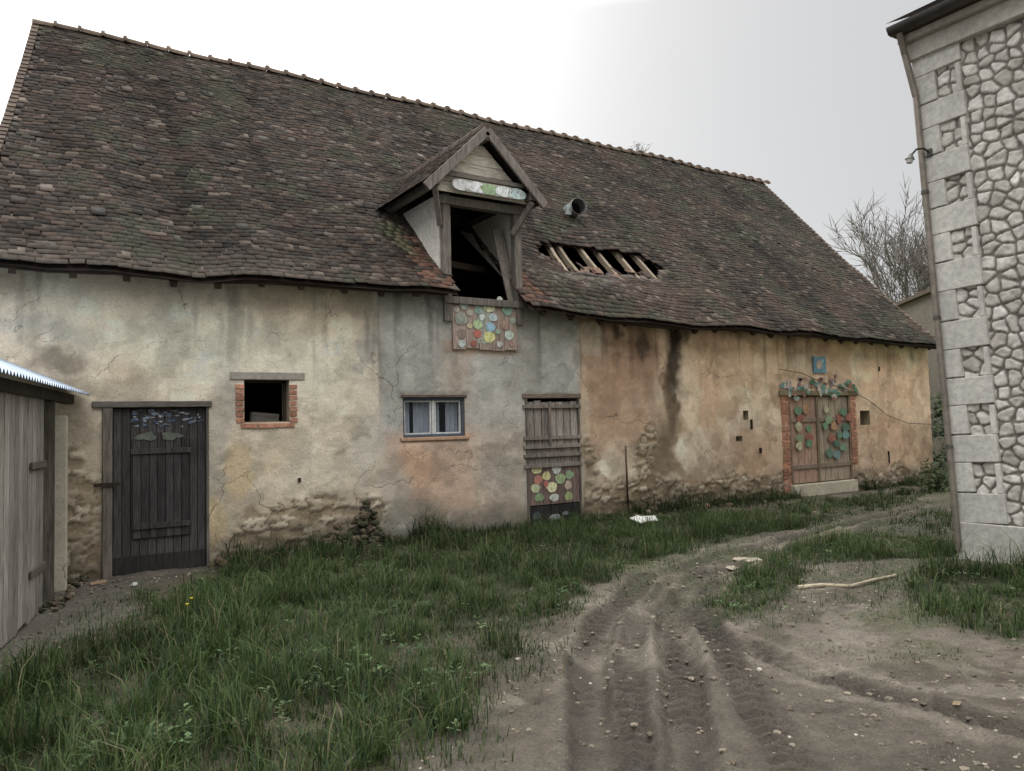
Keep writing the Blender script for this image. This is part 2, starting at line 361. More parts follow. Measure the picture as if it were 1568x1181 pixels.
vo=t.n.new("ShaderNodeTexVoronoi"); vo.feature='DISTANCE_TO_EDGE'; vo.inputs["Scale"].default_value=.75
nv=t.n.new("ShaderNodeTexNoise"); nv.inputs["Scale"].default_value=2.2; nv.inputs["Detail"].default_value=7; t.k(t.tc,nv.inputs["Vector"])
va=t.n.new("ShaderNodeVectorMath"); va.operation='SCALE'; t.k(nv.outputs["Color"],va.inputs[0]); va.inputs[3].default_value=.9
vb=t.n.new("ShaderNodeVectorMath"); vb.operation='ADD'; t.k(t.tc,vb.inputs[0]); t.k(va.outputs[0],vb.inputs[1]); t.k(vb.outputs[0],vo.inputs["Vector"])
crk=t.math('MULTIPLY',t.rng(vo.outputs["Distance"],0,.006,1,0),t.rng(t.noise(.8,3),.45,.6,0,1))
c=t.mix(t.math('MULTIPLY',crk,.65),c,(.08,.065,.05))
h=t.math('ADD',t.math('MULTIPLY',n1,1.0),t.math('MULTIPLY',n2,.4)); h=t.math('SUBTRACT',h,t.math('MULTIPLY',crk,.4))
t.bump(h,.022,.85); m_wall=t.fin(c,.95,.15)
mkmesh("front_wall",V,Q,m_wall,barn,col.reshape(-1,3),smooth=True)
mb=MB(); pl=lin(150,138,118,1.1)
for i,o in enumerate(opens):
    if i==8: continue
    x0,x1,z0,z1=o; T=.32
    mb.add([(x0,0,z0),(x0,T,z0),(x0,T,z1),(x0,0,z1)],[(0,1,2,3)],pl); mb.add([(x1,0,z0),(x1,T,z0),(x1,T,z1),(x1,0,z1)],[(3,2,1,0)],pl)
    mb.add([(x0,0,z1),(x0,T,z1),(x1,T,z1),(x1,0,z1)],[(0,1,2,3)],pl); mb.add([(x0,0,z0),(x0,T,z0),(x1,T,z0),(x1,0,z0)],[(3,2,1,0)],pl)
YB=10.1
mb.add([(WX0,YB,-.3),(WX1,YB,-.3),(WX1,YB,3.3),(WX0,YB,3.3)],[(0,1,2,3)],pl)
mb.add([(WX1,0.02,-.3),(WX1,YB,-.3),(WX1,YB,3.3),(WX1,YR,float(rg[-1,1])-.25),(WX1,0.02,3.2)],[(0,1,2,3,4)],pl)
mb.add([(WX0,0.02,-.3),(WX0,YB,-.3),(WX0,YB,3.3),(XR0+.1,YR,float(rg[0,1])-.25),(WX0,0.02,3.2)],[(0,1,2,3,4)],pl)
mb.obj("side_and_back_walls",m_stone,barn)
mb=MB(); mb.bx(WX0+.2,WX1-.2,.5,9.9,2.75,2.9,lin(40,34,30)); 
mb.bx(WX0+.2,WX1-.2,4,4.1,-.2,2.7,lin(34,30,27)); mb.bx(WX0+1,WX1-.2,4.7,4.8,2.95,7.4,lin(26,23,21)); mb.bx(4.7,6.5,1.9,1.95,2.92,5.0,lin(16,14,13)); mb.obj("loft_floor_and_dark_backing",m_dark,barn)  # last near-black panel added behind the dormer opening to keep it dark
# --- roof
hole=[RP(*p) for p in((812,368),(850,364),(880,370),(925,380),(975,392),(1022,414),(1010,430),(960,424),(915,420),(880,412),(845,394))]
def inhole(X,T): 
    Xj=X+.26*(fbm(X,T*7,4,2,5)-.5); Tj=T+.04*(fbm(X,T*7,5,2,9)-.5)
    return inpoly(Xj,Tj,hole)
def indorm(X,T):
    Z=roofZ(X,T,False); return (X>DX0-.02)&(X<DX1+.02)&(Z<4.75)
n_x,n_t=240,80
tt=np.linspace(0,1,n_t+1)
U=np.linspace(0,1,n_x+1)
TT,UU=np.meshgrid(tt,U,indexing='ij'); XX=roofX0(TT)+(roofX1(TT)-roofX0(TT))*UU
ZZ=roofZ(XX,TT)-.035; V=np.stack([XX,roofY(TT),ZZ],-1).reshape(-1,3); idx=np.arange((n_t+1)*(n_x+1)).reshape(n_t+1,n_x+1)
cX=(XX[:-1,:-1]+XX[1:,1:])/2; cT=(TT[:-1,:-1]+TT[1:,1:])/2
keep=~(inhole(cX,cT)|indorm(cX,cT)); Q=np.stack([idx[:-1,:-1],idx[:-1,1:],idx[1:,1:],idx[1:,:-1]],-1)[keep]
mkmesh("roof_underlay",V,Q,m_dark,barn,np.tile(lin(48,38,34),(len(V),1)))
def tiles(pos,nrm,dU,dV,col,w,l,th=.012):
    n=len(pos); k=np.array([[a,b,c] for a in(-.5,.5) for b in(0,1) for c in(0,1)])
    V=(pos[:,None,:]+dU[:,None,:]*(k[None,:,0:1]*w[:,None,None])+dV[:,None,:]*(k[None,:,1:2]*l)+nrm[:,None,:]*(k[None,:,2:3]*th))
    fb=np.array([(0,1,3,2),(4,6,7,5),(0,4,5,1),(2,3,7,6),(0,2,6,4),(1,5,7,3)])
    Fq=(np.arange(n)[:,None,None]*8+fb[None]).reshape(-1,4)
    return V.reshape(-1,3),Fq,np.repeat(col,8,axis=0)
Ls=math.hypot(YR-YE,4.9); ex=.096; X_=[];T_=[]; rows=int(Ls/ex)
for i in range(rows):
    tv=i*ex/Ls; x0=float(roofX0(tv)); x1=float(roofX1(tv)); n=int((x1-x0)/.150)
    xx=x0+.08+(np.arange(n)+.5*(i%2))*(x1-x0-.08)/n+rng.normal(0,.006,n)+rng.normal(0,.02); X_.append(xx); T_.append(np.full(n,tv)+rng.normal(0,.0007,n)+.0013*np.sin(xx*1.7+i*.35)+.0008*np.sin(xx*4.1+i*.8))
X_=np.concatenate(X_);T_=np.concatenate(T_)
kp=~(inhole(X_,T_+.012)|indorm(X_,T_+.006)); kp&=rng.random(len(X_))>.0025
X_=X_[kp];T_=T_[kp]; n=len(X_)
def P3(X,T): return np.stack([X,roofY(T)+0*X,roofZ(X,T)],-1)
p=P3(X_,T_); du=P3(X_+.05,T_)-P3(X_-.05,T_); dv=P3(X_,T_+.01)-P3(X_,T_-.01)
du/=np.linalg.norm(du,axis=1)[:,None]; dv/=np.linalg.norm(dv,axis=1)[:,None]; nr=np.cross(du,dv)
yaw=rng.normal(0,.015,n); wild=rng.random(n)<.008; yaw[wild]+=rng.normal(0,.12,wild.sum())
du2=du+dv*yaw[:,None]; dv2=dv-du*yaw[:,None]; lift=.028+rng.normal(0,.0025,n)+wild*rng.random(n)*.012
dv2=dv2-nr*(.085+rng.normal(0,.008,n))[:,None]; du2=du2+nr*rng.normal(0,.014,n)[:,None]
p=p+nr*lift[:,None]
base=[lin(84,73,66),lin(77,68,62),lin(92,78,69),lin(72,66,62),lin(98,83,72),lin(86,80,73)]
ci=rng.integers(0,6,n); cc=np.array(base)[ci]*.82; cc=cc*(1+rng.normal(0,.13,n))[:,None]
big=fbm(X_,T_*7,.5,4,101); cc=cc*(.66+.68*big)[:,None]; cc=cc*(.8+.4*fbm(X_*.5,T_*30,2.0,3,105))[:,None]
cc=cc*(1-.35*ss(.5,.68,fbm(X_,T_*7*.12,2.6,3,109)))[:,None]          # dark run-off streaks down the slope
m=ss(.10,.0,T_)*(X_<3.2)*.5; cc=cc*(1-m[:,None])+lin(108,99,88)*m[:,None]
m=ss(.5,.64,fbm(X_,T_*7,1.1,4,103))*(X_>6.2)*.4; cc=cc*(1-m[:,None])+lin(104,86,73)*m[:,None]
m=ss(.62,.7,fbm(X_,T_*7,1.3,4,104))*(X_<6.2)*.35; cc=cc*(1-m[:,None])+lin(94,74,66)*m[:,None]
m=(rng.random(n)<.05)*.45; cc=cc*(1-m[:,None])+lin(138,124,110)*m[:,None]
m=(np.abs(X_-4.80)<.22)*(T_<.20)*.6*rng.random(n); cc=cc*(1-m[:,None])+lin(146,100,78)*m[:,None]
m=(np.abs(X_-4.62)<.14)*(T_>.12)*(T_<.24)*.6; cc=cc*(1-m[:,None])+lin(108,108,76)*m[:,None]
m=((X_-6.35)<.22)*(X_>6.2)*(T_<.14)*.6*rng.random(n); cc=cc*(1-m[:,None])+lin(150,100,80)*m[:,None]
m=ss(.54,.70,fbm(X_,T_*7,2.0,4,107))*.6; cc=cc*(1-m[:,None])+lin(78,79,62)*m[:,None]
cc=desat(cc,.18)
V,Q,cv=tiles(p,nr,du2,dv2,np.clip(cc,0.01,.8),np.full(n,.146)+rng.normal(0,.002,n),.20)
mkmesh("roof_tiles",V,Q,m_tile,barn,cv)
mb=MB(); zr0=float(rg[0,1]);zr1=float(rg[-1,1])
mb.add([(XR0,YR,zr0),(XR1,YR,zr1),(XE1,YB+.3,3.0),(XE0,YB+.3,3.0)],[(0,1,2,3)],lin(80,62,56)); mb.obj("rear_roof_slope",m_tile,barn)
mb=MB()
for i in range(20):
    px=random.uniform(820,1012); f_=(px-812)/203; py=382+f_*38+random.uniform(-6,10)
    X,T=RP(px,py); Z=float(roofZ(X,T))
    R=Matrix.Rotation(random.uniform(-.7,.7),3,'Z')@Matrix.Rotation(.76+random.uniform(-.4,.2),3,'X')
    mb.box((X,roofY(T),Z-random.uniform(.02,.08)),(.15,.2,.012),lin(*random.choice([(96,80,70),(76,65,60),(116,92,78)])),.2,R)
mb.obj("slipped_tiles",m_tile,barn)
mb=MB(); X=XR0-.08; tc_=lin(106,92,80)
while X<XR1+.02:
    z0=float(np.interp(X,rg[:,0],rg[:,1]))+.02*math.sin(X*1.9); z1=float(np.interp(X+.36,rg[:,0],rg[:,1]))+.02*math.sin((X+.36)*1.9); vs=[];fs=[];N=8
    for (q,zz,r) in((X,z0,.115),(X+.30,z1,.10),(X+.30,z1,.145),(X+.345,z1,.145)):
        for i in range(N+1):
            a=math.pi*i/N; vs.append((q,YR+math.cos(a)*r*1.15,zz-.03+math.sin(a)*r))
    for k in range(3):
        for i in range(N): fs.append((k*(N+1)+i,k*(N+1)+i+1,(k+1)*(N+1)+i+1,(k+1)*(N+1)+i))
    mb.add(vs,fs,tc_,.2); X+=.345+random.uniform(-.01,.01)
mb.obj("ridge_tiles",m_tile,barn,smooth=False)
mb=MB()
for side,fx_ in((0,roofX0),(1,roofX1)):
    for i in range(52):
        a=i/52;b=(i+1)/52; xa_=float(fx_(a));xb_=float(fx_(b)); o=.02 if side else -.02
        mb.beam((xa_+o,roofY(a),float(roofZ(xa_,a))+.03),(xb_+o,roofY(b),float(roofZ(xb_,b))+.012),.10,.05,lin(92,80,70),.25)
mb.obj("verge_tiles",m_tile,barn)
mb=MB()
for i in range(len(ev)-1):
    a=ev[i];b=ev[i+1]
    if a[0]<5.1<b[0] or 5.06<a[0]<6.1: continue
    mb.beam((a[0],YE+.10,a[1]-.015),(b[0],YE+.10,b[1]-.015),.05,.07,lin(60,50,42),.2)
X=WX0+.3
while X<WX1:
    if not(4.95<X<6.3):
        z=float(roofZ(X,0.0)); zz=float(roofZ(X,.12)); mb.beam((X,YE+.10,z-.07),(X,roofY(.12),zz-.09),.07,.08,lin(66,54,44),.3)
    X+=.52+random.uniform(-.05,.05)
mb.obj("eave_timbers",m_woodh,barn)
mb=MB()
for X in np.arange(6.55,11.0,.42):
    X=X+random.uniform(-.07,.07); ts=np.linspace(.04,.6,9); s_=random.uniform(-.2,.2)
    for a,b in zip(ts[:-1],ts[1:]):
        mb.beam((X+s_*a,roofY(a),float(roofZ(X,a))-.12),(X+s_*b,roofY(b),float(roofZ(X,b))-.12),.065,.09,lin(150,136,118),.15)
for T in np.arange(.18,.45,.03):
    if random.random()<.35: continue
    x0=6.3+random.random()*1.3; x1=x0+random.uniform(.8,2.2); xx=np.linspace(x0,x1,7)
    for a,b in zip(xx[:-1],xx[1:]): mb.beam((a,roofY(T),float(roofZ(a,T))-.055),(b,roofY(T),float(roofZ(b,T))-.055),.03,.02,lin(104,88,76),.2)
mb.obj("exposed_rafters",m_woodh,barn)
X,T=RP(874,333); Z=float(roofZ(X,T)); Y=roofY(T); mb=MB()
mb.cyl((X+.1,Y+.3,Z+.14),(X-.04,Y-.30,Z+.15),.145,.145,lin(150,150,150,1),20,cap=False)
mb.cyl((X-.035,Y-.28,Z+.15),(X-.045,Y-.33,Z+.15),.165,.165,lin(180,180,180,1),20,cap=False)
mb.cyl((X+.0,Y-.1,Z+.12),(X+.0,Y-.09,Z+.12),.14,.14,lin(20,20,20),20)
mb.bx(X-.27,X-.16,Y-.24,Y-.18,Z-.02,Z+.16,lin(190,200,196)); mb.obj("roof_vent_pipe",m_metal,barn,smooth=False)
# ---------------- dormer
DC=5.53; ZA=5.72; ZF=4.86; HW=.93; YD=-.38
mb=MB(); wd=lin(108,101,95,1.1)
for x in(DX0-.03,DX1+.03):
    mb.beam((x,-.02,ZS-.35),(x,-.02,ZF-.05),.12,.12,wd,.1,(1,0,0))
mb.bx(DX0-.14,DX1+.14,-.10,.03,4.66,4.78,wd)
mb.bx(DX0-.1,DX1+.1,-.10,.2,ZS-.10,ZS,wd)
mb.beam((DX1-.02,.02,ZS),(DX1-.10,.30,4.5),.03,.18,lin(130,122,114),0,(1,0,0))
mb.beam((DX0+.02,.45,3.95),(DX1,.9,4.0),.1,.1,lin(60,50,42))
for s in(-1,1):
    x=DC+s*(HW-.14)
    mb.beam((x,YD+.02,ZF+.02),(x,1.6,ZF+.02),.10,.12,wd,.1)
    mb.beam((DC+s*.6,-.06,4.35),(DC+s*.80,YD+.06,4.80),.07,.08,wd,.1)
    mb.beam((DC+s*(HW+.04),YD-.02,ZF-.11),(DC,YD-.02,ZA-.03),.04,.13,lin(120,112,106),.1)
mb.beam((DC,YD-.02,ZA-.10),(DC,2.2,ZA-.10),.08,.12,wd)
mb.beam((DC-.66,YD+.09,5.02),(DC+.66,YD+.09,5.02),.05,.06,lin(120,113,106))
mb.obj("dormer_timbers",m_wood,barn,bevel=.006)
mb=MB()
za=4.80
while za<5.55:
    zb_=za+.15; wa_=HW*(ZA-.12-za)/(ZA-ZF); wb_=max(.01,HW*(ZA-.12-zb_)/(ZA-ZF)); wa_=min(wa_,.78); wb_=min(wb_,.78)
    P=[(DC-wa_,za),(DC+wa_,za),(DC+wb_,zb_-.008),(DC-wb_,zb_-.008)]
    mb.add([(a,y,b) for y in(-.20,-.18) for a,b in P],[(0,1,2,3),(7,6,5,4),(0,4,5,1),(1,5,6,2),(2,6,7,3),(3,7,4,0)],lin(196,188,176,1.2),.14); za=zb_
mb.obj("dormer_gable_boards",m_woodh,barn)
mb=MB()
for x in(DX0-.11,DX1+.11):
    s=-1 if x<DC else 1
    P=[(x,.02,3.5),(x,.02,4.82),(x,1.75,4.82)]; mb.add([(a+o,b,c_) for o in(0,-s*.05) for a,b,c_ in P],[(0,1,2),(5,4,3),(0,3,4,1),(1,4,5,2)],lin(196,192,184,1.2))
mb.obj("dormer_cheeks",m_stone,barn)
mb=MB()
mb.bx(DX0+.04,DX1-.04,-.30,-.27,4.81,4.97,lin(176,176,168,1.1))
for a,b_,cc2 in((.10,.30,(216,222,218)),(.32,.2,(226,226,214)),(.50,.28,(140,166,124)),(.72,.24,(206,220,220)),(.92,.3,(190,214,220))):
    mb.blob(DX0+a*1.13-.02,4.89,.15,.078,-.305-a*.004,lin(*cc2,1.3),irr=.04)
mb.obj("dormer_painted_board",m_paint,barn)
def plane_tiles(O,du,dv,W,L,name,cols):
    du=np.array(du,float);dv=np.array(dv,float);du/=np.linalg.norm(du);dv/=np.linalg.norm(dv);nr=np.cross(du,dv)
    if nr[2]<0: nr=-nr
    ps=[];r=int(L/.1)
    for i in range(r):
        k=int(W/.15)
        for j in range(k): ps.append(np.array(O)+du*(.08+(j+.5*(i%2))*.15)+dv*i*.1)
    ps=np.array(ps)+nr*.035; n=len(ps); o=np.ones((n,1))
    cc=np.array(cols)[rng.integers(0,len(cols),n)]*(1+rng.normal(0,.12,n))[:,None]
    V,Q,cv=tiles(ps,nr*o,du*o+nr*rng.normal(0,.02,n)[:,None],(dv-nr*.08)*o,np.clip(cc,.01,.8),np.full(n,.146),.2)
    mkmesh(name,V,Q,m_tile,barn,cv)
    mb=MB(); a=np.array(O);b=a+du*W;c2=b+dv*L;d=a+dv*L; mb.add([a,b,c2,d],[(0,1,2,3)],lin(46,38,34)); mb.obj(name+"_boarding",m_dark,barn)
Ld=math.hypot(HW+.05,ZA-ZF+.05)
for s,nm in((-1,"dormer_roof_west"),(1,"dormer_roof_east")):
    plane_tiles((DC+s*(HW+.06),YD,ZF-.06),(0,1,0),(-s*(HW+.05),0,ZA-ZF+.05),2.9,Ld,nm,base)
mb=MB(); y=YD
while y<2.3:
    mb.cyl((DC,y,ZA),(DC,y+.34,ZA),.10,.085,lin(96,84,76),10,.2); y+=.32
mb.obj("dormer_ridge_tiles",m_tile,barn)
x0,x1,z0,z1=rect(690,457,788,535); mb=MB(); N=5
for i in range(N):
    a=x0+(x1-x0)*i/N; mb.bx(a+.003,a+(x1-x0)/N-.003,-.055,-.03,z0+random.uniform(-.02,.02),min(z1,ZS-.11),lin(146,130,120,1.2),.12)
mb.obj("panel_boards",m_wood,barn)
mb=MB()
x,z=WP(738,492); mb.bx(x-.12,x+.12,-.0585,-.0565,z-.33,z+.30,lin(176,178,166,.8))
for px,py,rx,cc2 in((703,489,12,(168,176,160)),(708,468,9,(170,180,170)),(726,464,7,(216,220,190)),(746,471,11,(224,226,180)),(774,476,11,(140,176,150)),(729,477,7,(150,190,176)),(735,487,6,(200,216,206)),(752,487,8,(190,210,210)),(728,498,9,(170,196,140)),(748,502,9,(140,186,206)),(728,512,8,(196,110,90)),(746,517,11,(216,216,130)),(770,499,9,(186,150,130)),(776,514,9,(190,206,196)),(704,512,9,(170,150,136)),(704,527,7,(196,206,200)),(722,527,6,(170,96,84)),(762,528,6,(206,210,200)),(716,480,6,(196,190,176)),(762,460,6,(200,206,190)),(782,492,6,(176,186,170)),(696,475,5,(190,186,176)),(780,527,5,(190,150,130)),(716,500,5,(206,200,150)),(759,509,5,(150,176,150))):
    x,z=WP(px,py); mb.blob(x,z,rx*.0086,rx*.0076,-.062-random.random()*.004,lin(*cc2,1.0),irr=.05)
mb.obj("panel_paintings",m_paint,barn)
bc=lin(160,116,96,1.1)
def bricks(mb,X0,X1,Z0,Z1,y=-.015,bw=.2,col=bc,d=.05):
    z=Z0;r=0
    while z<Z1-.03:
        x=X0-(.1 if r%2 else 0)
        while x<X1-.02:
            a=max(x,X0);b=min(x+bw-.012,X1)
            if b-a>.03: mb.bx(a,b,y,y+d,z,min(z+.055,Z1),col,.3,.004)
            x+=bw
        z+=.068;r+=1
mb=MB()
bricks(mb,O_w1[0]-.10,O_w1[0]-.002,O_w1[2],O_w1[3]-.02); bricks(mb,O_w1[1]+.002,O_w1[1]+.10,O_w1[2],O_w1[3]-.02); bricks(mb,O_w1[0]-.04,O_w1[1]+.06,O_w1[2]-.066,O_w1[2]-.005)
bricks(mb,O_rd[0]-.22,O_rd[0]-.004,.05,O_rd[3]+.05,bw=.21); bricks(mb,O_rd[1]+.004,O_rd[1]+.20,.6,O_rd[3]+.05,bw=.2)
bricks(mb,WP(696,533)[0],WP(786,533)[0],z0-.12,z0-.03,y=0.0,d=.03)
mb.obj("brick_surrounds",m_brick,barn,bevel=.004)
mb=MB(); gy=lin(150,144,134,1.15)
x0,z=WP(352,572);x1,_=WP(466,572); mb.bx(x0,x1,-.02,.1,O_w1[3],O_w1[3]+.095,gy); 
x0=O_w2[0];x1=O_w2[1]; mb.bx(x0-.05,x1+.05,-.05,.06,O_w2[2]-.05,O_w2[2],lin(168,138,116,1.1)); 
mb.bx(O_rd[0]-.05,O_rd[1]+.02,-.10,.1,-.1,.27,lin(176,170,154,1.1)); 
mb.obj("lintels_and_sills",m_stone,barn,bevel=.01)
mb=MB(); mb.bx(O_ld[0]-.10,O_ld[1]+.03,-.04,.12,O_ld[3],O_ld[3]+.07,lin(106,100,94)); mb.bx(O_w2[0]-.03,O_w2[1]+.03,-.02,.08,O_w2[3],O_w2[3]+.04,lin(96,86,78))
mb.bx(O_ha[0]-.05,O_ha[1]+.03,-.03,.08,O_ha[3],O_ha[3]+.07,lin(120,108,98)); x0,_=WP(1192,598);x1,_=WP(1312,598); mb.bx(x0,x1,-.035,.08,O_rd[3],O_rd[3]+.10,lin(120,110,90)); mb.obj("timber_lintels",m_woodh,barn,bevel=.008)
mb=MB(); x0,x1,z0,z1=O_w1
mb.bx(x0+.003,x0+.03,.12,.16,z0,z1,lin(70,60,54)); mb.bx(x1-.03,x1-.003,.12,.16,z0,z1,lin(70,60,54)); mb.bx(x0,x1,.12,.16,z1-.03,z1-.003,lin(60,52,46))
mb.box(((x0+x1)/2+.03,.26,z0+.06),(.34,.1,.12),lin(96,92,88),0,Matrix.Rotation(.1,3,'Y')); mb.bx(x0-.0,x1,.005,.3,z0-.02,z0+.012,lin(140,128,110)); mb.obj("small_window_frame",m_woodh,barn)
m_glass=bpy.data.materials.new("window_glass"); m_glass.use_nodes=True; b=m_glass.node_tree.nodes["Principled BSDF"]; b.inputs["Base Color"].default_value=(.03,.04,.05,1); b.inputs["Roughness"].default_value=.08; b.inputs["Alpha"].default_value=.2
mb=MB(); x0,x1,z0,z1=O_w2; fc=lin(88,94,104,1.0); xm=(x0+x1)/2
for a,b_ in((x0+.004,x0+.035),(x1-.035,x1-.004)): mb.bx(a,b_,.03,.10,z0,z1,fc)
mb.bx(x0+.035,x1-.035,.03,.10,z1-.035,z1-.003,fc); mb.bx(x0+.035,x1-.035,.03,.10,z0+.003,z0+.035,fc); mb.obj("window_outer_frame",m_stone,barn,bevel=.003)
mb=MB(); lc=lin(200,202,200,1.0)
mb.bx(xm-.018,xm+.018,.045,.105,z0+.037,z1-.037,lc)
for a,b_ in((x0+.04,xm-.026),(xm+.026,x1-.04)):
    mb.bx(a,a+.02,.055,.1,z0+.037,z1-.037,lc); mb.bx(b_-.02,b_,.055,.1,z0+.037,z1-.037,lc); mb.bx(a+.02,b_-.02,.055,.1,z1-.06,z1-.037,lc); mb.bx(a+.02,b_-.02,.055,.1,z0+.037,z0+.058,lc)
mb.obj("casement_frame",m_stone,barn,bevel=.003)
mb=MB(); mb.bx(x0+.04,x1-.04,.085,.089,z0+.04,z1-.04,(.05,.06,.07)); mb.obj("window_panes",m_glass,barn)
vs=[];fs=[];n=60
for i in range(n+1):
    xx=x0+.05+(x1-x0-.1)*i/n
    for zz in(z0+.03,z1-.05): vs.append((xx,.14+.018*math.sin(i*1.1)+.01*math.sin(i*.37),zz))
for i in range(n):
    if 40<=i<=46 or 8<=i<=10: continue
    fs.append((2*i,2*i+2,2*i+3,2*i+1))
mkmesh("curtain",vs,fs,m_cloth,barn,np.tile(lin(190,198,210,1.1),(len(vs),1)))
# left door
x0,x1,z0,z1=O_ld; mb=MB(); wdk=lin(78,75,74,.9)
mb.bx(x0+.003,x0+.10,-.03,.12,-.05,z1,lin(108,101,93)); mb.bx(x1-.03,x1-.002,-.02,.12,-.05,z1,lin(98,92,86))
n=11; a=x0+.11; wv=(x1-.035-a)/n
for i in range(n): mb.bx(a+i*wv+.003,a+(i+1)*wv-.003,.02,.05,.10+random.uniform(-.02,.02),z1-.01,wdk,.3)
mb.bx(a,x1-.035,.018,.055,-.05,.20,lin(46,44,43),.1)
wa,_=WP(203,700); wb,_=WP(290,700); wt=WP(245,662)[1]; wbm=WP(245,822)[1]; n=7
for i in range(n):
    q0=wa+(wb-wa)*i/n; q1=wa+(wb-wa)*(i+1)/n; tz=wt-.10*(abs((i+.5)/n-.5)*2)**2; mb.bx(q0+.003,q1-.003,-.005,.018,wbm,tz,lin(60,58,58),.35)
mb.bx(wa-.02,wb+.02,-.022,-.005,wt-.24,wt-.18,lin(66,63,62)); mb.bx(wa,wb,-.022,-.005,wbm+.1,wbm+.16,lin(60,57,56))
mb.obj("west_door",m_wood,barn,bevel=.003)
mb=MB()
for k in range(70):
    px=random.uniform(203,310); py=640+random.gauss(0,6); x,z=WP(px,py); c_=random.choice([(140,154,172),(104,124,156),(170,178,184),(84,98,122),(60,64,76)])
    mb.blob(x,z,random.uniform(.008,.04),random.uniform(.004,.013),.012+random.random()*.004,lin(*c_,.9),irr=.35)
for px,py,rx,ry,cc2 in((224,669,15,6,(118,128,116)),(262,668,15,6,(118,128,116))):
    x,z=WP(px,py); mb.blob(x,z,rx*.0072,ry*.0072,-.012,lin(*cc2,.6),irr=.2)
mb.obj("west_door_paint",m_paint,barn)
mb=MB(); x,z=WP(165,742); mb.bx(x-.14,x+.12,-.05,-.033,z-.02,z+.02,lin(60,50,44)); mb.obj("door_ironwork",m_metal,barn)
# hatch
x0,x1,z0,z1=O_ha; zm1=WP(847,682)[1]; zm2=WP(847,712)[1]; zm3=WP(847,772)[1]; mb=MB(); n=7; wv=(x1-x0-.06)/n
mb.bx(x0+.003,x0+.03,-.02,.1,z0,z1,lin(104,96,88)); mb.bx(x1-.03,x1-.003,-.02,.1,z0,z1,lin(104,96,88))
for i in range(n):
    q=x0+.03+i*wv; mb.bx(q+.006,q+wv-.006,.01,.035,zm1,z1-.03-random.uniform(0,.03),lin(142,134,126),.2); mb.bx(q+.004,q+wv-.004,.01,.035,zm2,zm1-.02,lin(128,120,113),.18)
    mb.bx(q+.003,q+wv-.003,.005,.035,zm3,zm2-.01,lin(122,104,98),.12); mb.bx(q+.003,q+wv-.003,.005,.035,z0,zm3-.015,lin(44,42,42),.2)
for zz in(z1-.12,zm1+.12,zm1-.01,zm1-.14,zm2+.0): mb.bx(x0-.05,x1+.02,-.03,.004,zz-.03,zz+.025,lin(124,116,108),.15)
mb.bx(x0+.0,x1-.0,-.03,.0,z0+.0,z0+.05,lin(50,44,40)); mb.bx(x0+.4,x0+.44,-.045,-.03,zm1,z1-.05,lin(116,106,98)); mb.obj("loading_hatch",m_wood,barn,bevel=.003)
mb=MB()
for px,py,rx,ry,cc2 in((822,719,10,7,(216,216,150)),(852,719,9,7,(210,216,206)),(837,729,8,7,(206,200,130)),(858,733,10,8,(160,186,130)),(824,735,8,7,(200,130,110)),(872,727,8,7,(140,170,130)),(820,748,9,7,(200,206,160)),(845,746,10,8,(216,216,160)),(836,741,5,5,(196,110,96)),(870,743,7,7,(206,186,160)),(826,762,9,6,(130,160,110)),(849,762,9,6,(210,216,200)),(871,760,8,7,(160,176,110)),(822,790,8,6,(70,80,76)),(850,792,10,5,(150,160,160)),(866,786,6,3,(130,136,136))):
    x,z=WP(px,py); mb.blob(x,z,rx*.0096,ry*.0096,.0005-random.random()*.003,lin(*cc2,.95),irr=.06)
mb.obj("hatch_paintings",m_paint,barn)
# right double door
x0,x1,z0,z1=O_rd; mb=MB(); n=9; wv=(x1-x0-.1)/n
mb.bx(x0+.003,x0+.05,-.01,.12,.27,z1,lin(120,104,90)); mb.bx(x1-.05,x1-.003,-.01,.12,.27,z1,lin(120,104,90))
for i in range(n):
    q=x0+.05+i*wv; mb.bx(q+.005,q+wv-.005,.02,.05,.29,z1-.02,lin(156,130,116) if i<4 else lin(150,138,122),.15)
for zz in(.6,1.5,2.1): mb.bx(x0+.06,x1-.06,-.005,.02,zz-.04,zz+.04,lin(132,118,104),.1)
xm=x0+.05+4*wv; mb.bx(xm-.03,xm+.03,-.012,.02,.29,z1-.03,lin(120,108,92)); mb.obj("east_double_door",m_wood,barn,bevel=.003)
mb=MB()
ov=[(110,156,120),(130,170,140),(186,116,92),(200,198,156),(90,136,110),(180,104,88),(124,166,166),(196,150,104),(150,176,134),(104,150,122)]; kk=0
for (cx0,cx1) in((1214,1246),(1260,1300)):
    for r_ in range(7):
        for q_ in range(2 if cx0<1250 else 3):
            if random.random()<.15 or (r_>4 and random.random()<.45): continue
            nq=2 if cx0<1250 else 3; px=cx0+(cx1-cx0)*(q_+.5)/nq+random.uniform(-3,3)+(3 if r_%2 else -2); py=628+r_*13.5+random.uniform(-3,3)
            x,z=WP(px,py); mb.blob(x,z,random.uniform(.075,.12),random.uniform(.065,.095),-.018-kk*.0003,lin(*ov[(kk*7+r_)%10],.85),irr=.07); kk+=1
for k in range(46):
    px=1196+k*2.5+random.uniform(-3,3); py=598+6*math.sin(px*.12)+random.uniform(-8,7)
    x,z=WP(px,py); mb.blob(x,z,random.uniform(.04,.10),random.uniform(.03,.06),-.04-random.random()*.008,lin(*random.choice([(90,146,106),(110,160,140),(200,184,174),(190,190,180),(76,126,94),(164,114,104),(200,186,176),(120,166,172)]),.85),irr=.14)
for k in range(14):
    px=random.uniform(1205,1280); py=random.uniform(574,590); x,z=WP(px,py); mb.blob(x,z,random.uniform(.03,.07),random.uniform(.025,.05),-.034,lin(*random.choice([(206,190,180),(190,180,176),(160,120,120)]),.9),irr=.15)
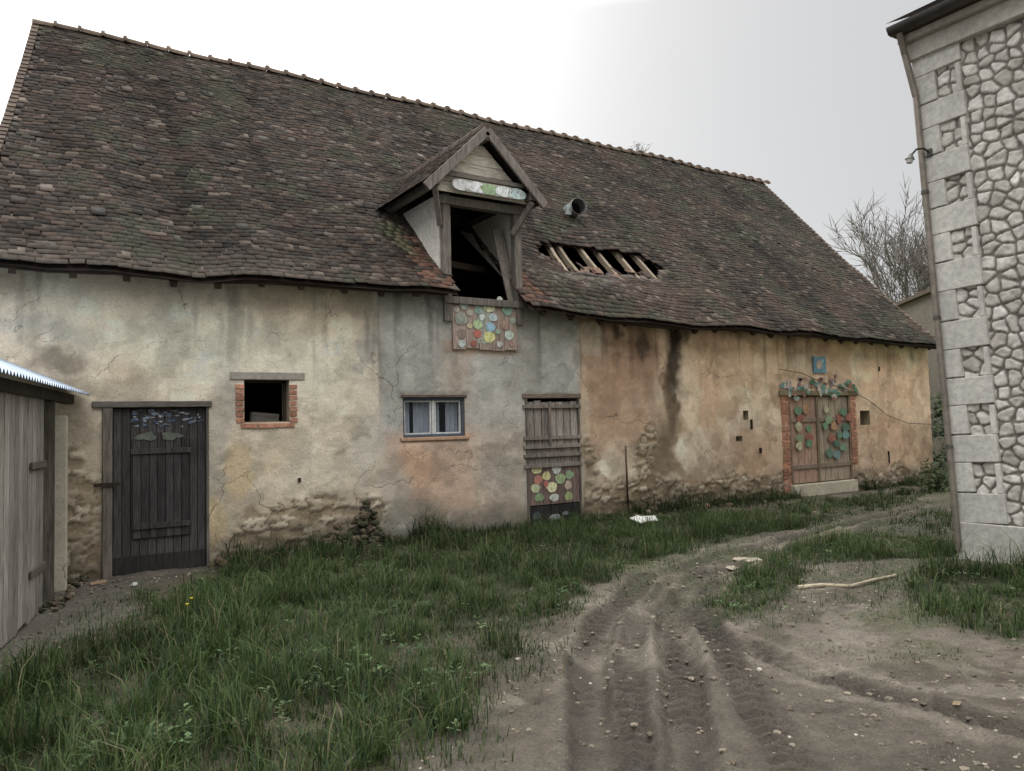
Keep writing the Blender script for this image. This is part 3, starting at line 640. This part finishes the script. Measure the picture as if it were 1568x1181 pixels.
x,z=WP(1253,559); mb.bx(x-.19,x+.19,-.04,-.01,z-.16,z+.16,desat(lin(104,158,180,.9),.2)); mb.blob(x-.03,z,.09,.09,-.045,lin(190,170,150),irr=.1); mb.blob(x+.06,z+.08,.05,.04,-.049,lin(150,190,200),irr=.1)
mb.obj("east_door_paintings",m_paint,barn)
def tube(name,pts,r,col,mat,parent=None):
    mb=MB()
    for i in range(len(pts)-1): mb.cyl(pts[i],pts[i+1],r,r,col,6)
    return mb.obj(name,mat,parent,smooth=True)
pts=[]
for px,py in((1190,566),(1225,572),(1252,585),(1290,595),(1325,612),(1355,636),(1385,648),(1424,650)): x,z=WP(px,py); pts.append((x,-.055,z))
tube("wall_cable",pts,.007,lin(90,86,80),m_metal,barn)
x,z=WP(953,683); tube("iron_stake",[(x,-.08,z),(x+.02,-.07,.05)],.018,lin(80,66,56),m_metal,barn)
mb=MB(); 
for px,py,l in((1150,650,.18),(1164,690,.1),(458,735,.05),(1360,700,.25),(1345,565,.1)):
    x,z=WP(px,py); mb.bx(x-.015,x+.015,-.03,.02,z-l/2,z+l/2,lin(60,50,42))
mb.obj("wall_irons",m_metal,barn)
# ================================================================ GROUND
gr_px=dict(
G1=[(330,872),(600,833),(800,813),(1000,798),(1200,777),(1400,752),(1437,757),(1380,778),(1200,812),(1060,842),(985,862),(900,890),(850,935),(800,1000),(760,1050),(735,1110),(690,1200),(560,1400),(-200,1500),(-200,1130),(0,1062),(90,1010),(190,950),(262,895)],
G2=[(1240,838),(1330,812),(1400,794),(1478,772),(1490,845),(1470,852),(1380,856),(1300,862),(1240,872),(1235,900),(1180,935),(1120,965),(1085,930),(1105,890),(1170,862)],
G3=[(1400,884),(1480,880),(1700,885),(1700,990),(1560,975),(1450,950),(1385,915)],
)
GPs={k:[GP(*p) for p in v] for k,v in gr_px.items()}
def gmask(x,y):
    m=np.zeros(x.shape); n=7; r2=np.random.default_rng(3)
    wx=x+.8*(fbm(x,y,.9,4,201)-.5)+.25*(fbm(x,y,6,2,203)-.5); wy=y+.7*(fbm(x,y,.9,4,202)-.5)+.25*(fbm(x,y,6,2,204)-.5)
    for i in range(n):
        ox,oy=r2.normal(0,.13,2); q=np.zeros(x.shape,bool)
        for P in GPs.values(): q|=inpoly(wx+ox,wy+oy,P)
        m+=q/n
    far=ss(15,18,x); far=np.maximum(far,(y<-11)*1.0)
    return np.maximum(m,far)
ruts_px=[[(925,1240),(905,1100),(897,1020),(925,950),(985,890),(1110,848),(1230,820),(1340,795),(1455,766)],
[(1070,1240),(1050,1080),(1035,1000),(1030,930),(1075,885),(1190,848),(1320,812),(1462,774)],
[(1700,1160),(1400,1070),(1200,1010),(1085,960),(1045,910)],
[(1700,900),(1480,868),(1330,872),(1230,884),(1110,900),(1030,930),(940,1010)],
[(985,1240),(965,1080),(960,1000),(985,935),(1050,880),(1160,845)],
[(1260,1240),(1180,1100),(1110,1000),(1075,940),(1090,890)]]
ruts=[[GP(*p) for p in L] for L in ruts_px]
def gz(x,y):
    z=.05*(fbm(x,y,.5,3,301)-.5)+.03*(fbm(x,y,2.2,4,302)-.5)
    z=z+.05*ss(-1.2,-.2,y)*ss(2,5,x)
    z=z+ss(18,40,x)*.9
    return z
def gdetail(x,y,m):
    z=.030*(fbm(x,y,6,5,303)-.5)+.035*(fbm(x,y,2.5,3,304)-.5)+.030*np.abs(fbm(x,y,13,3,306)-.5)
    wx_=x+.10*(fbm(x,y,1.2,4,305)-.5)+.035*(fbm(x,y,7,2,307)-.5)
    for i,L in enumerate(ruts):
        d,al=dline(wx_,y,L); k=(.062,.066,.034,.014,.034,.03)[i]; wd_=(.115,.12,.11,.2,.09,.10)[i]
        z=z-k*np.exp(-(d/wd_)**6)*np.clip(.25+1.3*fbm(x,y,1.2,3,310+i),.2,1.4)+k*.5*np.exp(-((d-wd_*1.4)/.04)**2)*np.clip(2.4*fbm(x,y,3,3,330+i)-.6,0,1.3)
        if i!=3: z=z+.013*np.sign(np.sin(al*55+np.abs(d)*45))*np.exp(-(d/wd_)**8)*ss(.3,.45,fbm(x,y,1,2,320+i)+.08)
    return z
def dens(a,b,s,far0,far1,n):
    c=np.arange(a,b,s); l=a-np.geomspace(s,a-far0,n)[::-1]; r=b+np.geomspace(s,far1-b,n); return np.concatenate([l,c,r])
gx=dens(-1.2,10.5,.018,-400,500,46); gy_=dens(-7.8,.3,.018,-400,500,46)
AX,AY=np.meshgrid(gx,gy_,indexing='ij'); gm_=gmask(AX,AY)
inner=ss(-3,-2,AX)*ss(22,18,AX)*ss(-9.5,-8.6,AY)*ss(1.2,.6,AY); AZ=gz(AX,AY)+gdetail(AX,AY,gm_)*(1-.5*gm_)*inner
dirt=lin(130,121,108)*np.ones(AX.shape+(3,))
dirt=blend(dirt,lin(102,93,81),ss(.42,.54,fbm(AX,AY,1.1,5,401))); dirt=blend(dirt,lin(150,142,128),ss(.55,.66,fbm(AX,AY,2.6,5,402))*.6)
wxg=AX+.10*(fbm(AX,AY,1.2,4,305)-.5)+.035*(fbm(AX,AY,7,2,307)-.5)
for i,L in enumerate(ruts):
    if i==3: continue
    d,al=dline(wxg,AY,L); wet=(np.exp(-(d/.13)**4)*.85*ss(.2,.5,fbm(AX,AY,1.4,4,340+i))); dirt=blend(dirt,lin(72,63,54),wet); dirt=blend(dirt,lin(152,143,128),np.exp(-((d-.19)/.05)**2)*.4)
dirt=blend(dirt,lin(84,76,66),ss(.54,.60,fbm(AX,AY,.8,5,407))*.55)
dirt=blend(dirt,lin(88,93,62),ss(.47,.58,fbm(AX,AY,1.8,5,403))*ss(4,6,AX)*.6)
slab=[GP(*p) for p in((-300,1010),(0,1000),(60,905),(150,893),(275,878),(268,900),(180,955),(90,1010),(0,1065),(-300,1170))]
sm=inpoly(AX+.08*(fbm(AX,AY,3,3,5)-.5),AY,slab); dirt=np.where(sm[...,None],lin(118,113,102)*(.6+.7*fbm(AX,AY,2,5,6))[...,None],dirt); AZ=np.where(sm,AZ*.4,AZ)
gc=lin(66,68,46)*np.ones(AX.shape+(3,)); gc=blend(gc,lin(92,84,66),ss(.5,.65,fbm(AX,AY,3,3,404))); far=ss(14,17,AX); gc=blend(gc,lin(104,124,66),far*.9)
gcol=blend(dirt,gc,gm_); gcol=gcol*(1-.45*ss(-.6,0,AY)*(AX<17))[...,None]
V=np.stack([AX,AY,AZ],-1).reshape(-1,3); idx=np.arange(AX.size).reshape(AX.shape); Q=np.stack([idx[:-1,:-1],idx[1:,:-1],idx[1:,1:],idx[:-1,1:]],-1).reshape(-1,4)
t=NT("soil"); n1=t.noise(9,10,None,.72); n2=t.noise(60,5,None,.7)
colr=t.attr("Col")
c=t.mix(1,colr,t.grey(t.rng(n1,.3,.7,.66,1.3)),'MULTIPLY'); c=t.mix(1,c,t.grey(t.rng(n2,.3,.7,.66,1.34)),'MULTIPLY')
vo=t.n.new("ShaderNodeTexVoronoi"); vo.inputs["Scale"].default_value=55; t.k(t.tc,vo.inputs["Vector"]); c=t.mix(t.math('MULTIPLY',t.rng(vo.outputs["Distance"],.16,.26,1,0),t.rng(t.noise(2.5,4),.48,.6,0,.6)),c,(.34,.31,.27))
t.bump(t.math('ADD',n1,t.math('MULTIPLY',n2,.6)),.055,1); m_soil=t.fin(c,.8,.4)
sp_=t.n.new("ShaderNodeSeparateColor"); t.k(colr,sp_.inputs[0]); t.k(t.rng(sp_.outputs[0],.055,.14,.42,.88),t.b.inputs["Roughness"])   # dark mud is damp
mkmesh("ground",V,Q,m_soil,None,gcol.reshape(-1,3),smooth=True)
def groundz(x,y): return gz(x,y)+gdetail(x,y,0)*(1-.5*gmask(x,y))
def scatter(N,fn,x0=-.5,x1=12,y0=-8,y1=0):
    x=rng.uniform(x0,x1,N);y=rng.uniform(y0,y1,N); k=rng.random(N)<fn(x,y)*(~((x>8.4)&(y<-5.1))); x=x[k];y=y[k]; return zip(x,y,groundz(x,y))
mb=MB()
for x,y,z in scatter(14000,lambda x,y:(1-gmask(x,y))*.6*ss(.38,.6,fbm(x,y,1.5,3,77))+.01):
    s_=random.choice([.003,.004,.005,.006,.008,.012]) if random.random()>.012 else .022
    mb.rock((x,y,z+s_*.2),s_,lin(*random.choice([(150,142,130),(130,122,110),(178,171,158),(112,104,92),(124,114,100)])),.2)
mb.obj("gravel",m_grey)
mb=MB()
for x,y,z in scatter(8000,lambda x,y:(1-gmask(x,y))*.6):
    s_=random.uniform(.006,.024); mb.rock((x,y,z+s_*.1),s_,lin(*random.choice([(112,103,90),(94,85,73),(126,117,103)])),.15,.55)
mb.obj("soil_clods",m_grey)
t=NT("grass_blade"); t.fin(t.attr("Col"),.65,.25); m_grass=t.m
tr=t.n.new("ShaderNodeBsdfTranslucent"); t.k(t.attr("Col"),tr.inputs[0]); ms=t.n.new("ShaderNodeMixShader"); ms.inputs[0].default_value=.3
t.k(t.b.outputs[0],ms.inputs[1]); t.k(tr.outputs[0],ms.inputs[2]); t.k(ms.outputs[0],t.n["Material Output"].inputs[0])
def grass(name,N,x0,x1,y0,y1,hmin,hmax,wid,seed,maskfn,light,tuft=0):
    r=np.random.default_rng(seed)
    if tuft:
        nt_=N//tuft; tx=r.uniform(x0,x1,nt_); ty=r.uniform(y0,y1,nt_); sz=r.uniform(.4,1.5,nt_)
        ii=r.integers(0,nt_,N); x=tx[ii]+r.normal(0,.035,N)*sz[ii]; y=ty[ii]+r.normal(0,.035,N)*sz[ii]; th=sz[ii]; ox=x-tx[ii]; oy=y-ty[ii]
    else: x=r.uniform(x0,x1,N); y=r.uniform(y0,y1,N); th=np.ones(N); ox=oy=np.zeros(N)
    m=maskfn(x,y)
    k=r.random(N)<m; x=x[k];y=y[k];th=th[k];ox=ox[k];oy=oy[k]; m=m[k]; n=len(x)
    cl=fbm(x,y,2.4,3,501); cl2=fbm(x,y,.7,3,502)
    z=groundz(x,y)-.015; h=(hmin+(hmax-hmin)*ss(.3,.75,cl)*(.4+.9*cl2))*r.uniform(.5,1.3,n)*th
    h*=.4+.6*np.clip(m*1.3,0,1)
    a=np.where(np.hypot(ox,oy)>0,np.arctan2(oy,ox)+r.normal(0,.8,n),r.uniform(0,6.283,n)); lean=r.uniform(.1,.9,n)*h; dx=np.cos(a);dy=np.sin(a); b=a+1.57+r.normal(0,.4,n); wx=np.cos(b)*wid*r.uniform(.6,1.5,n); wy=np.sin(b)*wid*r.uniform(.6,1.5,n)
    V=np.empty((n,5,3)); V[:,0]=np.stack([x-wx,y-wy,z],1);V[:,1]=np.stack([x+wx,y+wy,z],1)
    mxp=x+dx*lean*.35;myp=y+dy*lean*.35;mz=z+h*.6
    V[:,2]=np.stack([mxp+wx*.8,myp+wy*.8,mz],1);V[:,3]=np.stack([mxp-wx*.8,myp-wy*.8,mz],1); V[:,4]=np.stack([x+dx*lean,y+dy*lean,z+h*r.uniform(.65,.98,n)],1)
    i=np.arange(n)*5; T=np.concatenate([np.stack([i,i+1,i+2],1),np.stack([i,i+2,i+3],1),np.stack([i+3,i+2,i+4],1)])
    c1=lin(70,88,48);c2=lin(88,106,60);c3=lin(54,75,50);c4=lin(126,120,92)
    q=r.random(n); col=np.where((q<.4)[:,None],c1,np.where((q<.7)[:,None],c2,np.where((q<.92)[:,None],c3,c4)))
    col=col*(.45+1.0*fbm(x,y,1.3,4,503))[:,None]*light
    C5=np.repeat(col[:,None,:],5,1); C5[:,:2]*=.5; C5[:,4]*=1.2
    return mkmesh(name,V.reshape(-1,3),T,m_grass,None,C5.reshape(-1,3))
def mk(x,y): 
    m=gmask(x,y)*(y<-.02); m*=~((x>8.45)&(y<-5.1)); m*=~((x<O_ld[1])&(y>-1.0)&(x>.2)); return m*(.35+.9*fbm(x,y,1.6,4,505))
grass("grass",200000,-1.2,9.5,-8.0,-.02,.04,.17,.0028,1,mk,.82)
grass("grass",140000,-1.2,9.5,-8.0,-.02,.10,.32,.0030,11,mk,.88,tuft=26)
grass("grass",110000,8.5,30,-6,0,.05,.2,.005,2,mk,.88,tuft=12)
def mk3(x,y):
    return ss(-.7,-.1,y+.3*(fbm(x,y,1.5,3,7)-.5))*(x>O_ld[1]+.1)*(x<17)*.9*(1-((x>O_rd[0]-.1)&(x<O_rd[1]+.1)))*ss(.35,.6,fbm(x,y,1.2,2,99)+.12)
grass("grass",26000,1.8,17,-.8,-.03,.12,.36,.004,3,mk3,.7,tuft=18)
def mk4(x,y):
    return (1-gmask(x,y))*ss(.48,.64,fbm(x,y,1.8,5,403))*ss(3,5.5,x)*.6*(~((x>8.45)&(y<-5.1)))
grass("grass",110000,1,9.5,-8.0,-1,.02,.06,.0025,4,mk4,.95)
def leafc(mb,x,y,z,n,r,col):
    for i in range(n):
        a=random.uniform(0,6.28); l=r*random.uniform(.5,1.2); w_=l*.28; e_=random.uniform(.1,.6)
        d=Vector((math.cos(a),math.sin(a),0)); s_=Vector((-d.y,d.x,0)); o=Vector((x,y,z))+d*r*random.uniform(0,.4)+Vector((0,0,random.uniform(0,.05)))
        m1=o+d*l*.5+Vector((0,0,l*e_*.5)); tp=o+d*l+Vector((0,0,l*e_*.6))
        mb.add([o,m1+s_*w_,tp,m1-s_*w_],[(0,1,2),(0,2,3)],col,.3)
mb=MB()
spots=[(200,1145,8,.05),(150,1160,8,.05),(250,1160,8,.05),(560,1040,5,.05),(320,1010,5,.05),(690,1050,5,.04),(1150,940,4,.05)]
for px,py,n,r in spots:
    x,y=GP(px,py)
    for k in range(8): leafc(mb,x+random.gauss(0,.12),y+random.gauss(0,.12),.04,n,r,lin(80,100,64))
for x,y,z in scatter(1500,lambda x,y:(gmask(x,y)>.5)*ss(.4,.65,fbm(x,y,1.4,3,88))):
    leafc(mb,x,y,z+.02,8,random.uniform(.025,.055),lin(*random.choice([(74,94,58),(60,82,50),(92,106,72)])))
mb.obj("broadleaf_weeds",m_leaf)
mb=MB()
for px,py in((293,945),(287,955)):
    x,y=GP(px,py); mb.cyl((x,y,.0),(x,y,.15),.003,.003,lin(90,120,60),5); mb.cyl((x,y,.15),(x,y,.16),.010,.015,lin(230,200,40),10)
mb.obj("dandelion",m_leaf)
mb=MB()
for x,y,z in scatter(2600,lambda x,y:ss(-1.0,-.1,y)*.9+.06,0,16):
    a=random.uniform(0,6.28); s_=random.uniform(.012,.035); u=Vector((math.cos(a),math.sin(a),random.uniform(-.4,.4)))*s_; v=Vector((-math.sin(a),math.cos(a),random.uniform(-.4,.4)))*s_*.6; p_=Vector((x,y,z+.012))
    mb.add([p_-u,p_+v,p_+u,p_-v],[(0,1,2,3)],lin(*random.choice([(120,100,76),(96,80,62),(146,128,102),(76,66,54)])),.2)
mb.obj("leaf_litter",m_leaf)
mb=MB(); x0,z0=WP(548,800)
for i in range(240):
    a=random.gauss(0,.27); hh=max(0,.66-abs(a)*1.05)*(.75+.35*math.sin(a*14)); z=random.uniform(0,max(hh,.02)); y=-.05-(hh-z)*.4-random.uniform(0,.08)
    mb.rock((x0+a,y,z),random.uniform(.02,.08),lin(*random.choice([(66,62,50),(90,82,68),(58,62,44),(110,98,82),(48,45,39)])),.2)
for i in range(60): leafc(mb,x0+random.gauss(0,.2),-.2-random.random()*.15,random.uniform(0,.5),2,.05,lin(70,80,50))
mb.obj("rubble_heap",m_stone)
mb=MB()
for i in range(120):
    x=random.uniform(xb-.1,13) if random.random()<.7 else random.uniform(1.9,xa); mb.rock((x,-random.uniform(.03,.3),random.uniform(-.02,.09)),random.uniform(.025,.09),lin(*random.choice([(96,82,66),(120,100,84),(70,62,50),(140,130,112)])),.2)
mb.obj("fallen_stones",m_stone)
mb=MB(); x,y=GP(980,806); mb.box((x,y,.10),(.34,.2,.02),lin(220,220,214),0,Matrix.Rotation(.5,3,'Z')@Matrix.Rotation(.35,3,'X')); mb.box((x+.22,y+.03,.09),(.18,.22,.02),lin(200,200,196),0,Matrix.Rotation(1.1,3,'Z')@Matrix.Rotation(-.3,3,'Y')); mb.obj("broken_white_panel",m_cloth,bevel=.004)
def gh(p): return float(groundz(np.array([p[0]]),np.array([p[1]]))[0])
mb=MB(); ks=[GP(1222,902),GP(1262,897),GP(1300,900),GP(1340,893),GP(1372,886)]
for i in range(4):
    a,b=ks[i],ks[i+1]; mb.cyl((*a,gh(a)+.018),(*b,gh(b)+.02),.020-.002*i,.018-.002*i,lin(172,160,138),7,.05)
mb.obj("fallen_branch",m_woodh)
mb=MB(); 
for px,py,s in((1142,855,.17),(1119,866,.12),(1100,872,.06)):
    p_=GP(px,py); mb.rock((*p_,gh(p_)+.005),s,lin(156,147,132),.1,.14)
mb.obj("flat_stone",m_stone)
mb=MB(); x,y=GP(345,862); mb.cyl((x,y,.03),(x,y,.045),.14,.16,lin(96,92,84),24); mb.cyl((x,y,.045),(x,y,.05),.16,.165,lin(110,106,96),24); mb.obj("pot_lid",m_metal)
# ================================================================ STONE HOUSE (right)
house=empty("limestone_house"); XH=8.5
yb,zb=XP(1476,855,XH); yt,zt_=XP(1402,80,XH)
def cy(z): return yb+(yt-yb)*(z-zb)/(zt_-zb)
ZT=5.74
ys=np.concatenate([np.arange(0,1.25,.012),np.linspace(1.3,7,20)]); zz=np.arange(-.2,ZT,.013)
A,B=np.meshgrid(ys,zz,indexing='ij'); q1=A+.07*(fbm(A,B,5,3,601)-.5); q2=B+.07*(fbm(A,B,5,3,602)-.5)
e2,i2=voro(q1,q2,6.6,13,1.15); s2=ss(.09,.22,e2)
pal=np.stack([np.interp(i2,[0,.4,.7,1],[lin(198,194,186,1.1)[i],lin(174,168,158,1.1)[i],lin(208,205,198,1.1)[i],lin(162,156,146,1.1)[i]]) for i in range(3)],-1)
cc=pal*s2[...,None]+lin(126,121,113)*(1-s2[...,None]); cc=cc*(.78+.44*fbm(A,B,12,4,603))[...,None]
V=np.stack([XH-.022*s2+.03*(fbm(A,B,14,3,604)-.5),cy(B)-.02-A,B],-1).reshape(-1,3); idx=np.arange(A.size).reshape(A.shape); Q=np.stack([idx[:-1,:-1],idx[1:,:-1],idx[1:,1:],idx[:-1,1:]],-1).reshape(-1,4)
mkmesh("rubble_wall",V,Q,m_stone,house,cc.reshape(-1,3),smooth=True)
mb=MB(); mb.add([(XH,cy(0)-.005,-.2),(XH+7,cy(0)-.005,-.2),(XH+7,cy(ZT)-.005,ZT),(XH,cy(ZT)-.005,ZT)],[(0,1,2,3)],lin(190,182,166)); mb.bx(XH+6.9,XH+7,cy(0)-7,cy(0)-.3,-.2,ZT,lin(190,182,166)); mb.bx(XH+.1,XH+7,cy(0)-7.1,cy(0)-7,-.2,ZT,lin(190,182,166)); mb.obj("rear_walls",m_stone,house)
mb=MB(); k=0; ac=lin(192,189,182,1.05)
mb.box((XH-.02,cy(.15)-.6,.15),(.10,1.25,.5),lin(182,179,171,1.0),0); 
z=.40
while z<ZT-.1:
    hgt=.30+random.uniform(-.03,.03); zc=z+hgt/2; yc=cy(zc)
    R=Matrix.Rotation(-math.atan((yt-yb)/(zt_-zb)),3,'X')
    if k%2==0: mb.box((XH-.005,yc-.23,zc),(.10,.50+random.uniform(-.02,.02),hgt-.010),ac,.10,R)
    else:
        mb.box((XH-.005,yc-.09,zc),(.10,.22+random.uniform(-.02,.02),hgt-.010),ac,.10,R); mb.box((XH-.005,yc-.45,zc),(.10,.05,hgt-.010),ac,.10,R)
    z+=hgt; k+=1
mb.obj("ashlar_quoins",m_stone,house,bevel=.008)
mb=MB(); mb.bx(XH-.18,XH+.2,cy(ZT)-7,cy(ZT)+.10,ZT-.02,ZT+.06,lin(170,164,154)); mb.bx(XH-.10,XH+.1,cy(ZT)-7,cy(ZT)+.04,ZT-.22,ZT-.02,lin(186,181,172)); mb.obj("cornice",m_stone,house,bevel=.01)
mb=MB(); yc=cy(ZT)
N=10; vs=[]
for yv in(yc+.12,yc-7):
    for i in range(N+1):
        a=math.pi+math.pi*i/N; vs.append((XH-.27+.085*math.cos(a),yv,ZT+.14+.085*math.sin(a)))
mb.add(vs,[(i,i+1,N+2+i,N+1+i) for i in range(N)]+[tuple(range(N+1))],lin(80,76,74))
pc=lin(136,128,118)
mb.cyl((XH-.27,yc+.02,ZT+.06),(XH-.16,yc+.03,ZT-.16),.036,.036,pc,12); 
mb.cyl((XH-.16,yc+.03,ZT-.16),(XH-.085,cy(5.1)+.0,5.1),.036,.036,pc,12); mb.cyl((XH-.085,cy(5.1)+.0,5.1),(XH-.085,cy(.1)+.0,.1),.032,.032,pc,12)
for z in(1.2,2.6,4.0): mb.cyl((XH-.085,cy(z),z-.02),(XH-.085,cy(z),z+.02),.04,.04,lin(100,96,90),12)
mb.obj("gutter_and_downpipe",m_metal,house)
mb=MB(); mb.add([(XH-.33,yc+.15,ZT+.20),(XH-.33,yc-7,ZT+.20),(XH+3.5,yc-7,ZT+1.9),(XH+3.5,yc+.15,ZT+1.9)],[(0,1,2,3)],lin(84,64,56)); mb.add([(XH+7.4,yc+.15,ZT+.20),(XH+7.4,yc-7,ZT+.20),(XH+3.5,yc-7,ZT+1.9),(XH+3.5,yc+.15,ZT+1.9)],[(0,1,2,3)],lin(84,64,56)); mb.bx(XH-.31,XH-.1,yc-7,yc+.13,ZT+.07,ZT+.15,lin(90,78,68)); mb.obj("tiled_roof",m_tile,house)
yl,zl=XP(1424,234,XH-.06); mb=MB()
P=[(XH-.07,yl,zl),(XH-.14,yl+.02,zl+.04),(XH-.22,yl+.06,zl+.03),(XH-.27,yl+.10,zl-.04)]
for i in range(3): mb.cyl(P[i],P[i+1],.011,.011,lin(60,60,60),8)
mb.cyl((XH-.27,yl+.10,zl-.02),(XH-.28,yl+.105,zl-.08),.02,.05,lin(120,120,118),14); mb.cyl((XH-.28,yl+.105,zl-.08),(XH-.285,yl+.11,zl-.12),.04,.03,lin(200,200,196),12); mb.box((XH-.065,yl,zl),(.03,.05,.08),lin(80,78,76)); mb.obj("wall_lamp",m_metal,house)
# ================================================================ LEFT SHED
shed=empty("lean_to_shed")
A0=Vector((.46,-.04,0)); dr=(Vector((-.12,-2.75,0))-A0); dr.normalize(); nrm_=Vector((-dr.y,dr.x,0))
if nrm_.x<0: nrm_=-nrm_
def sp(s,z,o=0): q=A0+dr*s+nrm_*o; return (q.x,q.y,z)
mb=MB()
mb.beam(sp(.35,-.1,-.1),sp(.35,1.75,-.1),.36,.26,lin(176,168,152,1.1),0,(1,0,0)); 
mb.obj("plastered_pier",m_wall,shed,bevel=.02)
mb=MB(); gw=lin(134,129,122)
mb.beam(sp(.95,-.05,-.02),sp(.95,1.93,-.02),.10,.10,lin(92,86,78),0,(1,0,0))
s=1.42
while s<4.9:
    mb.beam(sp(s,random.uniform(.0,.04),.0),sp(s,1.90,random.uniform(-.006,.006)),.14,.025,gw,.3,tuple(nrm_)); s+=.148
mb.beam(sp(1.35,1.3,.03),sp(1.9,1.3,.03),.02,.06,lin(90,84,76),0,(0,0,1)); mb.beam(sp(1.35,.4,.03),sp(1.9,.4,.03),.02,.06,lin(90,84,76),0,(0,0,1))
mb.beam(sp(0,1.93,0),sp(5,1.93,0),.08,.10,lin(70,64,58)); mb.obj("plank_wall",m_wood,shed,bevel=.003)
mb=MB(); mb.beam(sp(.1,.9,-.9),sp(5,.9,-.9),.05,2.0,lin(34,30,28)); mb.obj("interior_dark_sheet",m_dark,shed)  # near-black sheet standing in for the shade inside the shed opening
vs=[];fs=[];n=300; L=5.2
for i in range(n+1):
    s=-.02+L*i/n; w_=.018*math.sin(s*2*math.pi/.09)
    for j,(o,z) in enumerate(((.18,1.985),(-2.4,3.15))): vs.append(sp(s,z+w_,o))
for i in range(n): fs.append((2*i,2*i+1,2*i+3,2*i+2))
mkmesh("corrugated_roof",vs,fs,m_metal,shed,np.tile(lin(176,188,204,1.0),(len(vs),1)),smooth=True)
mb=MB(); 
for i in range(70):
    s=random.uniform(-.1,1.5); mb.rock(sp(s,random.uniform(0,.04),random.uniform(0,.18)),random.uniform(.015,.045),lin(*random.choice([(80,72,60),(110,100,84),(60,60,44)])),.2)
mb.obj("small_rubble",m_stone,shed)
mb=MB(); x,y=GP(150,897); mb.box((x,y,.03),(.16,.05,.025),lin(160,136,112),0,Matrix.Rotation(.3,3,'Z'),.01); x,y=GP(205,899); mb.box((x,y,.035),(.06,.05,.025),lin(220,220,214),0,Matrix.Rotation(.8,3,'Z'),.01); mb.obj("broken_tile_piece",m_brick)
# ================================================================ BACKGROUND
def branch(mb,p,d,l,r,dep,col):
    q=p.copy(); dd=d.copy()
    for k in range(3):
        nq=q+dd*(l/3); mb.cyl(q,nq,r*(1-.22*k),r*(1-.22*(k+1)),col,5 if dep>2 else 3,0,False); q=nq
        dd=(dd+Vector([random.gauss(0,.13) for _ in range(3)])+Vector((0,0,.05))).normalized()
        if dep>0 and (k>0 or dep<4):
            for _ in range(random.choice((1,2,2))):
                nd=(dd+Vector([random.gauss(0,.45) for _ in range(3)])+Vector((0,0,.2))).normalized(); branch(mb,q,nd,l*random.uniform(.58,.78),max(r*.5,.011),dep-1,col)
def at(px,py,dist):
    r=ray(px,py); h=math.hypot(r[0],r[1]); return C+r*(dist/h)
for px,dist,l in((1414,27,3.3),(1386,31,3.5)):
    q=at(px,600,dist); mb=MB(); branch(mb,Vector((q[0],q[1],-.1)),Vector((0,0,1)),l,.14,5,lin(112,106,100)); mb.obj("bare_tree",m_bark)
outb=empty("ruined_outbuilding"); a=at(1378,560,25); b_=at(1449,560,22); mb=MB()
zz1=at(1400,466,24)[2]
P0=Vector((a[0],a[1],0));P1=Vector((b_[0],b_[1],0)); dd=(P1-P0).normalized(); 
mb.beam((P0.x-dd.x*3,P0.y-dd.y*3,zz1/2),(P1.x,P1.y,zz1/2),.35,zz1,lin(124,118,110,1.0)); mb.obj("masonry_wall",m_stone,outb)
mb=MB(); mb.beam((P0.x-dd.x*3,P0.y-dd.y*3,zz1+.06),(P1.x,P1.y,zz1+.06),.6,.10,lin(100,88,78)); mb.obj("wall_coping",m_tile,outb)
def bush(name,c,r,h,n,cols,ls):
    mb=MB(); cl=[Vector((random.gauss(0,.5)*r,random.gauss(0,.5)*r,random.uniform(.1,1)*h)) for _ in range(14)]
    for i in range(n):
        k=random.choice(cl); p=Vector(c)+k+Vector([random.gauss(0,.16*r+.05) for _ in range(3)]); 
        if p.z<0: p.z=.05
        u=Vector([random.gauss(0,1) for _ in range(3)]).normalized(); v=u.orthogonal().normalized(); s_=ls*random.uniform(.6,1.4)
        mb.add([p-u*s_,p+v*s_*.45,p+u*s_,p-v*s_*.45],[(0,1,2,3)],random.choice(cols),.3)
    mb.obj(name,m_leaf)
q=at(1447,660,20.5); bush("evergreen_shrub",(q[0],q[1],0),.6,2.4,2200,[lin(60,76,50),lin(44,58,40),lin(84,96,60)],.06)
q=at(1470,700,26); bush("hedge",(q[0],q[1],0),2.2,1.6,2500,[lin(90,104,60),lin(70,84,50),lin(110,104,80)],.09)
q=at(1424,745,17.6); bush("wall_foot_shrub",(q[0]+.1,q[1]-.1,0),.22,.5,500,[lin(54,66,40),lin(74,84,52)],.05)
mb=MB(); X=float(np.interp(980,[850,980,1165],[rg[5,0],rg[6,0],rg[7,0]])); Z=float(np.interp(X,rg[:,0],rg[:,1]))
for i in range(26):
    a=Vector((X+random.gauss(0,.12),YR,Z+.05)); b=a+Vector((random.gauss(0,.12),random.gauss(0,.08),random.uniform(.08,.26))); mb.cyl(a,b,.006,.003,lin(96,90,70),3); leafc(mb,b.x,b.y,b.z-.03,2,.05,lin(86,90,60))
mb.obj("ridge_weeds",m_leaf)
